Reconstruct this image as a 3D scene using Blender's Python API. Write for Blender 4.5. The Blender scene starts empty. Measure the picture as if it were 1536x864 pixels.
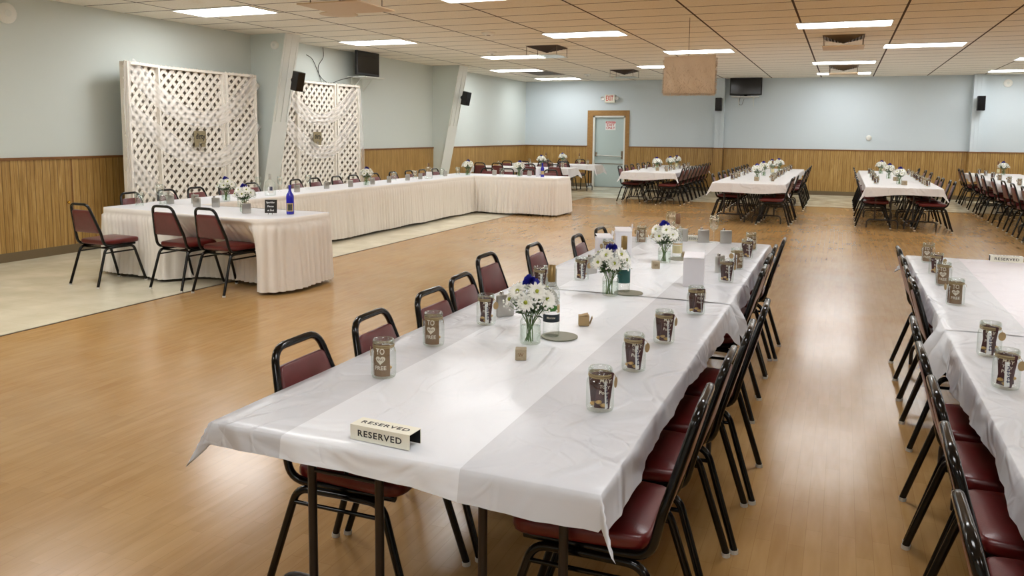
import bpy, math, random
from mathutils import Vector, Matrix
PI = math.pi
random.seed(7)
S = bpy.context.scene
C = S.collection

# ------------------------------------------------------------------ camera
cam_d = bpy.data.cameras.new('camera'); cam = bpy.data.objects.new('camera', cam_d); C.objects.link(cam)
_r = Vector((0.924973, 0.379907, 0.009808)); _w = Vector((-0.376697, 0.919958, -0.108521)).normalized()
_r = (_r - _w * _r.dot(_w)).normalized(); _u = _r.cross(_w)
cam.matrix_world = Matrix(((_r.x, _u.x, -_w.x, 0), (_r.y, _u.y, -_w.y, 0), (_r.z, _u.z, -_w.z, 1.6), (0, 0, 0, 1)))
cam_d.sensor_width = 36; cam_d.lens = 1205 / 1536 * 36; cam_d.shift_y = -(432 - 331.45) / 1536
cam_d.clip_start = 0.05; cam_d.clip_end = 100
S.camera = cam
# ------------------------------------------------------------------ light, exposure
W = bpy.data.worlds.new('world'); S.world = W; W.use_nodes = True
W.node_tree.nodes['Background'].inputs[0].default_value = (0.8, 0.9, 1, 1)
W.node_tree.nodes['Background'].inputs[1].default_value = 0.05
PANEL_POWER = 8.5
S.view_settings.view_transform = 'Standard'; S.view_settings.look = 'None'
S.view_settings.gamma = 1; S.view_settings.use_curve_mapping = False
S.view_settings.exposure = 1.05

# ------------------------------------------------------------------ materials
def srgb(r, g, b):
    f = lambda c: (c / 255 / 12.92) if c / 255 <= .04045 else ((c / 255 + .055) / 1.055) ** 2.4
    return (f(r), f(g), f(b), 1)
def mat(name, col=(.8, .8, .8, 1), rough=.5, metal=0, spec=.5, coat=0, coat_r=.1, sheen=0, trans=0, emit=None, es=0):
    m = bpy.data.materials.new(name); m.use_nodes = True
    b = m.node_tree.nodes['Principled BSDF']
    b.inputs['Base Color'].default_value = col; b.inputs['Roughness'].default_value = rough
    b.inputs['Metallic'].default_value = metal; b.inputs['Specular IOR Level'].default_value = spec
    b.inputs['Coat Weight'].default_value = coat; b.inputs['Coat Roughness'].default_value = coat_r
    b.inputs['Sheen Weight'].default_value = sheen; b.inputs['Transmission Weight'].default_value = trans
    if emit: b.inputs['Emission Color'].default_value = emit; b.inputs['Emission Strength'].default_value = es
    return m
class NT:
    def __init__(s, m): s.m = m; s.t = m.node_tree; s.b = s.t.nodes.get('Principled BSDF')
    def n(s, typ, **k):
        x = s.t.nodes.new(typ)
        for a, v in k.items(): setattr(x, a, v)
        return x
    def l(s, a, b): s.t.links.new(a, b)
    def coord(s, scale=(1, 1, 1), rot=(0, 0, 0), kind='Object'):
        c = s.n('ShaderNodeTexCoord'); mp = s.n('ShaderNodeMapping')
        mp.inputs['Scale'].default_value = scale; mp.inputs['Rotation'].default_value = rot
        s.l(c.outputs[kind], mp.inputs[0]); return mp.outputs[0]
    def noise(s, vec, scale=5, detail=3, rough=.5, dist=0):
        x = s.n('ShaderNodeTexNoise'); s.l(vec, x.inputs['Vector'])
        x.inputs['Scale'].default_value = scale; x.inputs['Detail'].default_value = detail
        x.inputs['Roughness'].default_value = rough; x.inputs['Distortion'].default_value = dist
        return x.outputs['Fac']
    def ramp(s, fac, stops):
        x = s.n('ShaderNodeValToRGB'); e = x.color_ramp.elements
        while len(e) < len(stops): e.new(.5)
        for i, (p, c) in enumerate(stops): e[i].position = p; e[i].color = c if len(c) == 4 else (*c, 1)
        s.l(fac, x.inputs[0]); return x.outputs[0]
    def mix(s, fac, a, b, mode='MIX'):
        x = s.n('ShaderNodeMix', data_type='RGBA', blend_type=mode)
        for i, v in ((0, fac), (6, a), (7, b)):
            if hasattr(v, 'links'): s.l(v, x.inputs[i])
            else: x.inputs[i].default_value = v
        return x.outputs[2]
    def math(s, op, a, b=None, c=None):
        x = s.n('ShaderNodeMath', operation=op)
        for i, v in enumerate((a, b, c)):
            if v is None: continue
            if hasattr(v, 'links'): s.l(v, x.inputs[i])
            else: x.inputs[i].default_value = v
        return x.outputs[0]
    def bump(s, h, strength=.2, dist=.01, target='Normal'):
        x = s.n('ShaderNodeBump'); x.inputs['Strength'].default_value = strength; x.inputs['Distance'].default_value = dist
        s.l(h, x.inputs['Height']); s.l(x.outputs[0], s.b.inputs[target]); return x.outputs[0]
    def sep(s, vec):
        x = s.n('ShaderNodeSeparateXYZ'); s.l(vec, x.inputs[0]); return x.outputs
    def comb(s, x, y, z=0.0):
        c = s.n('ShaderNodeCombineXYZ')
        for i, v in enumerate((x, y, z)):
            if hasattr(v, 'links'): s.l(v, c.inputs[i])
            else: c.inputs[i].default_value = v
        return c.outputs[0]
M = {}
def wood_floor():
    m = mat('oak_strip_floor', rough=.3, spec=.5); t = NT(m)
    p = t.coord(); s = t.sep(p); v = t.comb(s[1], s[0])
    br = t.n('ShaderNodeTexBrick', offset=.37, offset_frequency=2)
    t.l(v, br.inputs['Vector'])
    for k, x in (('Scale', 1), ('Mortar Size', .0014), ('Mortar Smooth', .3), ('Bias', 0), ('Brick Width', .42), ('Row Height', .062)): br.inputs[k].default_value = x
    br.inputs['Color1'].default_value = srgb(170, 129, 75); br.inputs['Color2'].default_value = srgb(185, 144, 89); br.inputs['Mortar'].default_value = srgb(152, 112, 63)
    g = t.noise(t.coord((7, 1.0, 1)), 4, 2, .5, .3)
    c = t.mix(.30, br.outputs['Color'], t.ramp(g, [(.3, srgb(154, 112, 60)), (.7, srgb(196, 157, 101))]))
    big = t.noise(p, .55, 3, .6)
    c = t.mix(t.math('MULTIPLY', t.ramp(big, [(.35, (0, 0, 0)), (.7, (1, 1, 1))]), .30), c, srgb(164, 118, 62))
    wear = t.noise(p, 1.6, 3, .5, .2)
    c = t.mix(t.math('MULTIPLY', t.ramp(wear, [(.35, (0, 0, 0)), (.8, (1, 1, 1))]), .35), c, srgb(196, 168, 124))
    t.l(c, t.b.inputs['Base Color'])
    t.l(t.ramp(t.noise(p, .9, 1), [(.3, (.18, .18, .18)), (.75, (.24, .24, .24))]), t.b.inputs['Roughness'])
    return m
def vinyl_floor():
    m = mat('cream_vinyl_floor', rough=.2); t = NT(m); p = t.coord()
    br = t.n('ShaderNodeTexBrick', offset=0); t.l(p, br.inputs['Vector'])
    for k, x in (('Scale', 1), ('Mortar Size', .0012), ('Mortar Smooth', .4), ('Bias', 0), ('Brick Width', .32), ('Row Height', .32)): br.inputs[k].default_value = x
    br.inputs['Color1'].default_value = srgb(224, 216, 190); br.inputs['Color2'].default_value = srgb(229, 222, 198); br.inputs['Mortar'].default_value = srgb(192, 180, 150)
    c = t.mix(.35, br.outputs['Color'], t.ramp(t.noise(p, 2.5, 3, .5), [(.35, srgb(202, 192, 162)), (.7, srgb(230, 222, 198))]))
    t.l(c, t.b.inputs['Base Color'])
    t.l(t.ramp(t.noise(p, 2.5, 3), [(.3, (.14, .14, .14)), (.7, (.26, .26, .26))]), t.b.inputs['Roughness'])
    return m
def ceiling_mat():
    m = mat('ceiling_tiles', rough=.85, spec=.2); t = NT(m); p = t.coord(); s = t.sep(p)
    fx = t.math('FRACT', t.math('DIVIDE', t.math('ADD', s[0], 50.56), 1.28))
    fy = t.math('FRACT', t.math('DIVIDE', t.math('ADD', s[1], 19.11), .64))
    lx = t.math('ADD', t.math('LESS_THAN', fx, .011), t.math('GREATER_THAN', fx, .989))
    ly = t.math('ADD', t.math('LESS_THAN', fy, .022), t.math('GREATER_THAN', fy, .978))
    ln = t.math('MINIMUM', t.math('ADD', lx, ly), 1.0)
    c = t.ramp(t.noise(p, 60, 3, .7), [(.3, srgb(226, 217, 200)), (.6, srgb(238, 231, 217))])
    stain = t.noise(p, .9, 4, .6)
    c = t.mix(t.math('MULTIPLY', t.ramp(stain, [(.6, (0, 0, 0)), (.75, (1, 1, 1))]), .25), c, srgb(200, 178, 140))
    c = t.mix(ln, c, srgb(74, 56, 42)); t.l(c, t.b.inputs['Base Color'])
    t.bump(t.math('ADD', t.math('MULTIPLY', ln, -1), t.math('MULTIPLY', t.noise(p, 90, 2), .3)), .25, .004)
    return m
def wall_mat(name, col):
    m = mat(name, col, .6, spec=.3); t = NT(m); p = t.coord()
    c = t.mix(t.math('MULTIPLY', t.noise(p, .8, 4), .25), col, tuple(x * .88 for x in col[:3]) + (1,))
    t.l(c, t.b.inputs['Base Color']); t.bump(t.noise(p, 180, 2), .06, .002); return m
def panel_mat(name, axis):
    m = mat(name, rough=.42); t = NT(m); p = t.coord(); s = t.sep(p)
    u = s[axis]
    fr = t.math('FRACT', t.math('DIVIDE', u, .105)); fr2 = t.math('FRACT', t.math('DIVIDE', u, .0525))
    g1 = t.math('ADD', t.math('LESS_THAN', fr, .09), t.math('LESS_THAN', fr2, .07))
    g1 = t.math('MINIMUM', g1, 1.0)
    st = t.comb(t.math('MULTIPLY', u, 22.0), t.math('MULTIPLY', s[2], 1.1))
    gr = t.noise(st, 1.6, 5, .65, 1.2)
    c = t.ramp(gr, [(.25, srgb(142, 106, 50)), (.5, srgb(174, 136, 74)), (.72, srgb(206, 172, 110))])
    wn = t.n('ShaderNodeTexWhiteNoise', noise_dimensions='1D'); t.l(t.math('FLOOR', t.math('DIVIDE', u, .105)), wn.inputs['W'])
    c = t.mix(t.math('MULTIPLY', wn.outputs['Value'], .3), c, srgb(144, 106, 50))
    c = t.mix(t.math('MULTIPLY', g1, .72), c, srgb(84, 58, 26)); t.l(c, t.b.inputs['Base Color'])
    t.bump(t.math('MULTIPLY', g1, -1), .4, .004); return m
def wood_plain(name, a, b, sc=(3, 3, 30)):
    m = mat(name, rough=.45); t = NT(m); g = t.noise(t.coord(sc), 3, 4, .6, .5)
    t.l(t.ramp(g, [(.3, a), (.7, b)]), t.b.inputs['Base Color']); return m
def cloth_mat(name, bright, dull, seam=None):
    """white plastic sheet; two 1 m widths overlap along the middle of the table, so the middle is a double layer"""
    m = mat(name, bright, .45, spec=.45, coat=.3, coat_r=.17); t = NT(m); p = t.coord(); s = t.sep(p)
    if seam:
        a, b = seam
        inside = t.math('MULTIPLY', t.math('GREATER_THAN', s[0], a), t.math('LESS_THAN', s[0], b))
        t.l(t.mix(inside, dull, bright), t.b.inputs['Base Color'])
    n1 = t.n('ShaderNodeTexNoise'); t.l(p, n1.inputs['Vector']); n1.inputs['Scale'].default_value = 1.7; n1.inputs['Detail'].default_value = 1
    sc = t.n('ShaderNodeVectorMath', operation='SCALE'); t.l(n1.outputs['Color'], sc.inputs[0]); sc.inputs['Scale'].default_value = .55
    ad = t.n('ShaderNodeVectorMath', operation='ADD'); t.l(p, ad.inputs[0]); t.l(sc.outputs[0], ad.inputs[1])
    def crease(scale, width, rot, asp):
        mp = t.n('ShaderNodeMapping'); mp.inputs['Rotation'].default_value = (0, 0, rot); mp.inputs['Scale'].default_value = (asp, 1, 1); t.l(ad.outputs[0], mp.inputs[0])
        v = t.n('ShaderNodeTexVoronoi', feature='DISTANCE_TO_EDGE'); t.l(mp.outputs[0], v.inputs['Vector']); v.inputs['Scale'].default_value = scale
        r = t.math('SUBTRACT', 1.0, t.math('MINIMUM', t.math('DIVIDE', v.outputs['Distance'], width), 1.0))
        return t.math('SMOOTH_MIN', t.math('MULTIPLY', t.math('MULTIPLY', r, r), t.math('SUBTRACT', 3.0, t.math('MULTIPLY', r, 2.0))), 1.0, .2)
    msk = t.ramp(t.noise(p, 1.9, 2), [(.36, (0, 0, 0)), (.56, (1, 1, 1))])
    c1 = t.math('MULTIPLY', crease(1.9, .085, .6, 1.7), msk)
    c2 = t.math('MULTIPLY', crease(5.0, .10, -.5, 1.8), t.ramp(t.noise(p, 2.6, 2), [(.42, (0, 0, 0)), (.56, (1, 1, 1))]))
    h = t.math('ADD', t.math('ADD', c1, t.math('MULTIPLY', c2, .28)), t.math('MULTIPLY', t.noise(ad.outputs[0], 4.5, 2, .5, .6), 2.0))
    t.bump(h, .62, .016); return m
def vinyl_red(name, a, b):
    m = mat(name, a, .34, spec=.5, coat=.15, coat_r=.25); t = NT(m); p = t.coord()
    t.l(t.ramp(t.noise(p, 9, 4, .6), [(.3, a), (.75, b)]), t.b.inputs['Base Color'])
    t.bump(t.math('ADD', t.noise(p, 260, 2), t.math('MULTIPLY', t.noise(p, 7, 2), 1.5)), .12, .004); return m
def glass_mat(name, tint, edge, base=.06):
    m = bpy.data.materials.new(name); m.use_nodes = True; t = NT(m); t.t.nodes.remove(t.b)
    out = t.t.nodes['Material Output']
    tr = t.n('ShaderNodeBsdfTransparent'); gl = t.n('ShaderNodeBsdfGlossy'); gl.inputs['Roughness'].default_value = .04
    gl.inputs['Color'].default_value = (.95, 1, .98, 1)
    lw = t.n('ShaderNodeLayerWeight'); lw.inputs['Blend'].default_value = .35
    t.l(t.mix(lw.outputs['Facing'], tint, edge), tr.inputs['Color'])
    f = t.math('ADD', t.math('MULTIPLY', t.math('POWER', lw.outputs['Facing'], 2.5), .55), base)
    mx = t.n('ShaderNodeMixShader'); t.l(f, mx.inputs[0]); t.l(tr.outputs[0], mx.inputs[1]); t.l(gl.outputs[0], mx.inputs[2])
    t.l(mx.outputs[0], out.inputs[0]); return m
def sheer_mat(name, col, alpha):
    m = bpy.data.materials.new(name); m.use_nodes = True; t = NT(m); t.t.nodes.remove(t.b)
    out = t.t.nodes['Material Output']
    tr = t.n('ShaderNodeBsdfTransparent'); df = t.n('ShaderNodeBsdfDiffuse'); df.inputs[0].default_value = col
    tl = t.n('ShaderNodeBsdfTranslucent'); tl.inputs[0].default_value = col
    a = t.n('ShaderNodeMixShader'); a.inputs[0].default_value = .15; t.l(df.outputs[0], a.inputs[1]); t.l(tl.outputs[0], a.inputs[2])
    mx = t.n('ShaderNodeMixShader')
    mx.inputs[0].default_value = alpha
    t.l(tr.outputs[0], mx.inputs[1]); t.l(a.outputs[0], mx.inputs[2]); t.l(mx.outputs[0], out.inputs[0]); return m
M['floor'] = wood_floor(); M['vinyl'] = vinyl_floor(); M['ceil'] = ceiling_mat()
M['wall_blue'] = wall_mat('pale_blue_paint', srgb(208, 218, 223)); M['wall_left'] = wall_mat('pale_green_blue_paint', srgb(214, 221, 216))
M['wain_x'] = panel_mat('oak_wainscot_back', 0); M['wain_y'] = panel_mat('oak_wainscot_side', 1)
M['trimwood'] = wood_plain('oak_trim', srgb(140, 100, 50), srgb(176, 134, 74))
M['cap'] = wood_plain('dark_oak_cap', srgb(112, 72, 34), srgb(140, 94, 46))
M['base'] = mat('brown_vinyl_base', srgb(112, 96, 70), .5)
M['white'] = mat('white_paint', srgb(226, 228, 222), .45)
M['offwhite'] = mat('off_white_plastic', srgb(238, 237, 230), .5)
M['lattice'] = mat('white_lattice_paint', srgb(242, 235, 224), .55)
M['door'] = mat('grey_green_door_paint', srgb(184, 200, 198), .4)
M['black'] = mat('black_plastic', srgb(22, 20, 20), .45)
M['screen'] = mat('black_screen', srgb(10, 12, 16), .12)
M['tube'] = mat('black_enamelled_tube', srgb(8, 6, 5), .16, spec=.3, coat=.18, coat_r=.05)
M['brown_tube'] = mat('dark_brown_table_tube', srgb(34, 26, 22), .35)
M['ply'] = wood_plain('table_top_underside', srgb(96, 70, 44), srgb(120, 90, 58))
M['seat'] = vinyl_red('burgundy_vinyl_seat', srgb(88, 15, 14), srgb(102, 22, 20))
M['back'] = vinyl_red('burgundy_vinyl_back', srgb(92, 36, 37), srgb(108, 46, 47))
M['glide'] = mat('white_floor_glide', srgb(200, 196, 186), .4)
M['chrome'] = mat('brushed_steel', srgb(186, 184, 178), .3, metal=.92)
M['cap_steel'] = mat('polished_steel', srgb(200, 198, 192), .18, metal=1)
M['cloth'] = cloth_mat('white_plastic_cloth', srgb(232, 235, 240), srgb(207, 209, 214), (-1.44, -.874))
M['cloth1'] = cloth_mat('white_plastic_cloth_second_table', srgb(234, 230, 236), srgb(216, 218, 222), (.80, 1.36))
M['cloth_far'] = cloth_mat('white_plastic_cloth_far', srgb(234, 232, 232), srgb(220, 220, 224))
M['topper'] = mat('white_table_topper', srgb(232, 232, 236), .4)
M['skirt'] = mat('ivory_pleated_fabric', srgb(236, 229, 219), .8, sheen=.2)
M['tulle'] = sheer_mat('white_tulle', srgb(250, 247, 245), .27)
M['gold'] = mat('gold_foil', srgb(196, 160, 96), .35, metal=.5)
M['glass'] = glass_mat('clear_glass', (.99, .995, .99, 1), (.78, .83, .80, 1))
M['water'] = glass_mat('water_in_glass', (.95, .99, .96, 1), (.84, .90, .86, 1), .01)
M['greenglass'] = glass_mat('teal_glass', (.35, .62, .58, 1), (.15, .35, .33, 1))
M['blueglass'] = mat('cobalt_blue_glass', srgb(24, 26, 170), .1, coat=.6, coat_r=.03)
M['mirror'] = mat('mirror_disc', srgb(126, 126, 108), .4, metal=.6)
M['koozie_b'] = mat('kraft_brown_foam', srgb(128, 100, 70), .8)
M['koozie_r'] = mat('burgundy_foam', srgb(76, 44, 44), .8)
M['card'] = mat('white_card', srgb(238, 238, 236), .6)
M['navy'] = mat('navy_print', srgb(34, 40, 84), .6)
M['print'] = mat('white_print', srgb(226, 218, 200), .7)
M['kraft'] = mat('kraft_card', srgb(172, 146, 104), .75)
M['twine'] = mat('jute_twine', srgb(168, 150, 112), .9)
M['woodcube'] = wood_plain('light_wood_cube', srgb(150, 134, 106), srgb(178, 162, 134), (20, 20, 60))
M['petal'] = mat('white_petal', srgb(246, 246, 238), .6, sheen=.2)
M['centre'] = mat('yellow_green_centre', srgb(156, 164, 52), .7)
M['bluepetal'] = mat('deep_blue_petal', srgb(28, 30, 150), .6)
M['stem'] = mat('green_stem', srgb(82, 116, 54), .5)
M['leaf'] = mat('dark_leaf', srgb(46, 74, 36), .5)
M['goldcap'] = mat('gold_capsule', srgb(142, 116, 68), .35, metal=.4)
M['browncap'] = mat('brown_capsule', srgb(118, 82, 54), .4)
M['navylabel'] = mat('navy_label', srgb(22, 40, 48), .4)
M['greenlabel'] = mat('green_label', srgb(70, 130, 50), .5)
M['teal'] = mat('teal_label', srgb(40, 96, 92), .5)
M['creamlabel'] = mat('cream_label', srgb(214, 204, 160), .5)
M['tanlabel'] = mat('tan_label', srgb(196, 170, 120), .5)
M['red'] = mat('sign_red', srgb(196, 32, 36), .5)
M['signcream'] = mat('cream_plastic_sign', srgb(238, 236, 220), .35)
M['signblack'] = mat('black_ink', srgb(24, 22, 22), .5)
M['chalk'] = mat('chalkboard', srgb(44, 42, 38), .8)
M['box'] = mat('white_box_card', srgb(232, 230, 234), .5)
def burlap_mat():
    m = bpy.data.materials.new('burlap'); m.use_nodes = True; t = NT(m); t.t.nodes.remove(t.b)
    c = t.ramp(t.noise(t.coord((60, 60, 60)), 3, 4, .6, .5), [(.3, srgb(232, 216, 196)), (.7, srgb(246, 236, 220))])
    df = t.n('ShaderNodeBsdfDiffuse'); tl = t.n('ShaderNodeBsdfTranslucent'); t.l(c, df.inputs[0]); t.l(c, tl.inputs[0])
    mx = t.n('ShaderNodeMixShader'); mx.inputs[0].default_value = .4; t.l(df.outputs[0], mx.inputs[1]); t.l(tl.outputs[0], mx.inputs[2]); t.l(mx.outputs[0], t.t.nodes['Material Output'].inputs[0]); return m
M['burlap'] = burlap_mat()
M['vent'] = mat('dark_vent', srgb(52, 34, 24), .6)
M['louvre'] = mat('louvre_metal', srgb(120, 104, 84), .5)
M['plate'] = mat('baffle_plate', srgb(206, 178, 140), .5)
M['clearplate'] = glass_mat('clear_acrylic', (.95, .93, .9, 1), (.8, .78, .74, 1), .03)
M['panel'] = mat('light_diffuser', (1, 1, 1, 1), .6, emit=(.965, .985, 1.0, 1), es=PANEL_POWER)
M['strip'] = mat('floor_edge_strip', srgb(84, 66, 46), .4)
M['rusty'] = wood_plain('weathered_sign_wood', srgb(128, 114, 84), srgb(156, 142, 108))
M['brass'] = mat('brass_knob', srgb(206, 164, 70), .25, metal=1)
M['backing'] = mat('taupe_backing_cloth', srgb(176, 166, 152), .9)
M['pink'] = mat('pink_flower_wrap', srgb(214, 190, 200), .6)

# ------------------------------------------------------------------ mesh helpers
class MB:
    def __init__(s): s.v = []; s.f = []; s.sm = []
    def add(s, v, f, smooth=False, T=None):
        o = len(s.v)
        s.v += [tuple(T @ Vector(p)) if T else tuple(p) for p in v]
        s.f += [tuple(i + o for i in q) for q in f]; s.sm += [smooth] * len(f); return s
    def box(s, a, b, T=None):
        x0, y0, z0 = a; x1, y1, z1 = b
        v = [(x0, y0, z0), (x1, y0, z0), (x1, y1, z0), (x0, y1, z0), (x0, y0, z1), (x1, y0, z1), (x1, y1, z1), (x0, y1, z1)]
        return s.add(v, [(0, 3, 2, 1), (4, 5, 6, 7), (0, 1, 5, 4), (1, 2, 6, 5), (2, 3, 7, 6), (3, 0, 4, 7)], T=T)
    def bbox(s, a, b, r=.004, T=None):
        """box with chamfered edges"""
        x0, y0, z0 = a; x1, y1, z1 = b; v = []; cx, cy, cz = (x0 + x1) / 2, (y0 + y1) / 2, (z0 + z1) / 2
        idx = {}
        for i, (X, sx) in enumerate(((x0, 1), (x1, -1))):
            for j, (Y, sy) in enumerate(((y0, 1), (y1, -1))):
                for k, (Z, sz) in enumerate(((z0, 1), (z1, -1))):
                    for ax in range(3):
                        q = [X + sx * r, Y + sy * r, Z + sz * r]; q[ax] = (X, Y, Z)[ax]
                        idx[(i, j, k, ax)] = len(v); v.append(tuple(q))
        f = []
        def quad(*k):
            f.append(tuple(idx[x] for x in k))
        for ax in range(3):
            a1, a2 = [q for q in range(3) if q != ax]
            for sd in (0, 1):
                c = []
                for p, q in ((0, 0), (1, 0), (1, 1), (0, 1)):
                    k = [0, 0, 0]; k[ax] = sd; k[a1] = p; k[a2] = q; c.append((*k, ax))
                quad(*c)
        for ax in range(3):
            a1, a2 = [q for q in range(3) if q != ax]
            for p in (0, 1):
                for q in (0, 1):
                    k0 = [0, 0, 0]; k0[a1] = p; k0[a2] = q; k1 = list(k0); k1[ax] = 1
                    quad((*k0, a1), (*k1, a1), (*k1, a2), (*k0, a2))
        for i in (0, 1):
            for j in (0, 1):
                for k in (0, 1): f.append(tuple(idx[(i, j, k, ax)] for ax in range(3)))
        return s.add(v, f, T=T)
    def tube(s, pts, r, seg=8, cap=True, closed=False, rr=None, T=None):
        """sweep a circle (or an ellipse rr=(r1,r2)) along a path"""
        P = [Vector(p) for p in pts]; n = len(P); V = []; F = []
        tan = []
        for i in range(n):
            a = P[(i - 1) % n] if (i or closed) else P[0]; b = P[(i + 1) % n] if (i < n - 1 or closed) else P[-1]
            tan.append((b - a).normalized())
        up = Vector((0, 0, 1))
        if abs(tan[0].dot(up)) > .9: up = Vector((0, 1, 0))
        nrm = (up - tan[0] * up.dot(tan[0])).normalized()
        for i in range(n):
            if i:
                nrm = nrm - tan[i] * nrm.dot(tan[i])
                nrm = nrm.normalized() if nrm.length > 1e-6 else tan[i].orthogonal().normalized()
            bi = tan[i].cross(nrm); R = r[i] if isinstance(r, (list, tuple)) else r
            for k in range(seg):
                a = 2 * PI * k / seg; V.append(P[i] + nrm * (R * math.cos(a)) + bi * (R * math.sin(a)))
        m = n if closed else n - 1
        for i in range(m):
            for k in range(seg):
                a = i * seg + k; b = i * seg + (k + 1) % seg; c = ((i + 1) % n) * seg
                F.append((a, b, c + (k + 1) % seg, c + k))
        s.add(V, F, True, T)
        if cap and not closed:
            s.add(V[:seg], [tuple(range(seg))[::-1]], False, T); s.add(V[-seg:], [tuple(range(seg))], False, T)
        return s
    def lathe(s, prof, seg=20, T=None, smooth=True, sx=1, sy=1):
        V = []; F = []
        for r, z in prof:
            for k in range(seg):
                a = 2 * PI * k / seg; V.append((r * math.cos(a) * sx, r * math.sin(a) * sy, z))
        for i in range(len(prof) - 1):
            for k in range(seg):
                k2 = (k + 1) % seg; F.append((i * seg + k, i * seg + k2, (i + 1) * seg + k2, (i + 1) * seg + k))
        return s.add(V, F, smooth, T)
    def disc(s, r, z, seg=20, T=None, up=True):
        v = [(r * math.cos(2 * PI * k / seg), r * math.sin(2 * PI * k / seg), z) for k in range(seg)]
        return s.add(v, [tuple(range(seg)) if up else tuple(range(seg))[::-1]], False, T)
    def cyl(s, r, z0, z1, seg=20, T=None):
        s.lathe([(r, z0), (r, z1)], seg, T); s.disc(r, z0, seg, T, False); s.disc(r, z1, seg, T); return s
    def sphere(s, c, r, seg=10, rings=6, T=None):
        pr = [(max(r[0] * math.sin(PI * i / rings), .0001) if isinstance(r, tuple) else max(r * math.sin(PI * i / rings), .0001), -math.cos(PI * i / rings) * (r[1] if isinstance(r, tuple) else r)) for i in range(rings + 1)]
        return s.lathe(pr, seg, (T or Matrix()) @ Matrix.Translation(c))
    def prism(s, poly, z0, z1, T=None, smooth=False):
        n = len(poly); v = [(x, y, z0) for x, y in poly] + [(x, y, z1) for x, y in poly]
        f = [(i, (i + 1) % n, n + (i + 1) % n, n + i) for i in range(n)]
        s.add(v, f, smooth, T); s.add(v, [tuple(range(n))[::-1], tuple(range(n, 2 * n))], False, T); return s
    def cushion(s, poly, z0, z1, b, crown=0.0, T=None):
        """soft slab with rounded edges over a convex outline centred near its mean"""
        n = len(poly); cx = sum(p[0] for p in poly) / n; cy = sum(p[1] for p in poly) / n
        def ring(k, z):
            out = []
            for x, y in poly:
                dx, dy = x - cx, y - cy; L = math.hypot(dx, dy) or 1
                q = max(L - k, 0) / L; out.append((cx + dx * q, cy + dy * q, z))
            return out
        R = [ring(b, z0), ring(b * .3, z0 + b * .3), ring(0, z0 + b), ring(0, z1 - b), ring(b * .3, z1 - b * .3), ring(b, z1)]
        for q in (.75, .45, .15):
            R.append([(cx + (x - cx) * q, cy + (y - cy) * q, z1 + crown * (1 - q * q)) for x, y, _ in R[5]])
        V = [p for r in R for p in r]; F = []
        for i in range(len(R) - 1):
            for k in range(n): F.append((i * n + k, i * n + (k + 1) % n, (i + 1) * n + (k + 1) % n, (i + 1) * n + k))
        F.append(tuple(range(n))[::-1]); F.append(tuple(range((len(R) - 1) * n, len(R) * n)))
        return s.add(V, F, True, T)
    def grid(s, fn, nu, nv, smooth=True, T=None, cu=False):
        V = [fn(i / nu, j / nv) for j in range(nv + 1) for i in range(nu + 1)]
        F = [(j * (nu + 1) + i, j * (nu + 1) + i + 1, (j + 1) * (nu + 1) + i + 1, (j + 1) * (nu + 1) + i) for j in range(nv) for i in range(nu)]
        return s.add(V, F, smooth, T)
    def mesh(s, name, m):
        me = bpy.data.meshes.new(name); me.from_pydata(s.v, [], s.f); me.materials.append(m)
        me.polygons.foreach_set('use_smooth', s.sm); me.update(); return me
    def build(s, name, m, parent=None, loc=None):
        o = bpy.data.objects.new(name, s.mesh(name, m)); C.objects.link(o)
        if parent: o.parent = parent
        if loc: o.location = loc
        return o
def fillet(pts, r, n=5):
    """round the corners of a polyline"""
    P = [Vector(p) for p in pts]; out = [P[0]]
    for i in range(1, len(P) - 1):
        a, b, c = P[i - 1], P[i], P[i + 1]; R = r[i - 1] if isinstance(r, (list, tuple)) else r
        d1 = (a - b); d2 = (c - b); k = min(R, d1.length * .48, d2.length * .48)
        p0 = b + d1.normalized() * k; p2 = b + d2.normalized() * k
        for j in range(n + 1):
            t = j / n; out.append(p0 * (1 - t) ** 2 + b * 2 * t * (1 - t) + p2 * t * t)
    out.append(P[-1]); return out
def round_poly(poly, r, n=4):
    out = []; m = len(poly)
    for i in range(m):
        a, b, c = Vector(poly[i - 1]), Vector(poly[i]), Vector(poly[(i + 1) % m])
        R = r[i] if isinstance(r, (list, tuple)) else r
        p0 = b + (a - b).normalized() * R; p2 = b + (c - b).normalized() * R
        for j in range(n + 1):
            t = j / n; q = p0 * (1 - t) ** 2 + b * 2 * t * (1 - t) + p2 * t * t; out.append((q.x, q.y))
    return out
def tag(o, label=None, cat=None, group=None, kind=None):
    if label: o['label'] = label
    if cat: o['category'] = cat
    if group: o['group'] = group
    if kind: o['kind'] = kind
    return o
def empty(name, label, cat, loc=(0, 0, 0), rz=0, group=None):
    o = bpy.data.objects.new(name, None); C.objects.link(o); o.location = loc; o.rotation_euler = (0, 0, rz); o.empty_display_size = .1
    return tag(o, label, cat, group)
def struct(o): o['kind'] = 'structure'; return o
KIDS = {}
def kids_of(o):
    return [c for c in KIDS_ALL() if c.parent == o]
def KIDS_ALL(): return list(C.objects)
def tree(o):
    return (o, [tree(c) for c in o.children])
def copy_tree(t, parent=None):
    o, ch = t; c = o.copy(); C.objects.link(c)
    if parent: c.parent = parent
    for x in ch: copy_tree(x, c)
    return c
def put(t, used, loc, rz, label, group=None, scale=None):
    """the first time the prototype itself, later copies of it and its parts"""
    o = t[0] if not used[0] else copy_tree(t)
    used[0] = True; o.location = loc; o.rotation_euler = (0, 0, rz); o['label'] = label
    if group: o['group'] = group
    elif 'group' in o: del o['group']
    if scale: o.scale = (scale,) * 3
    return o
TXT = {}
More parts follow.
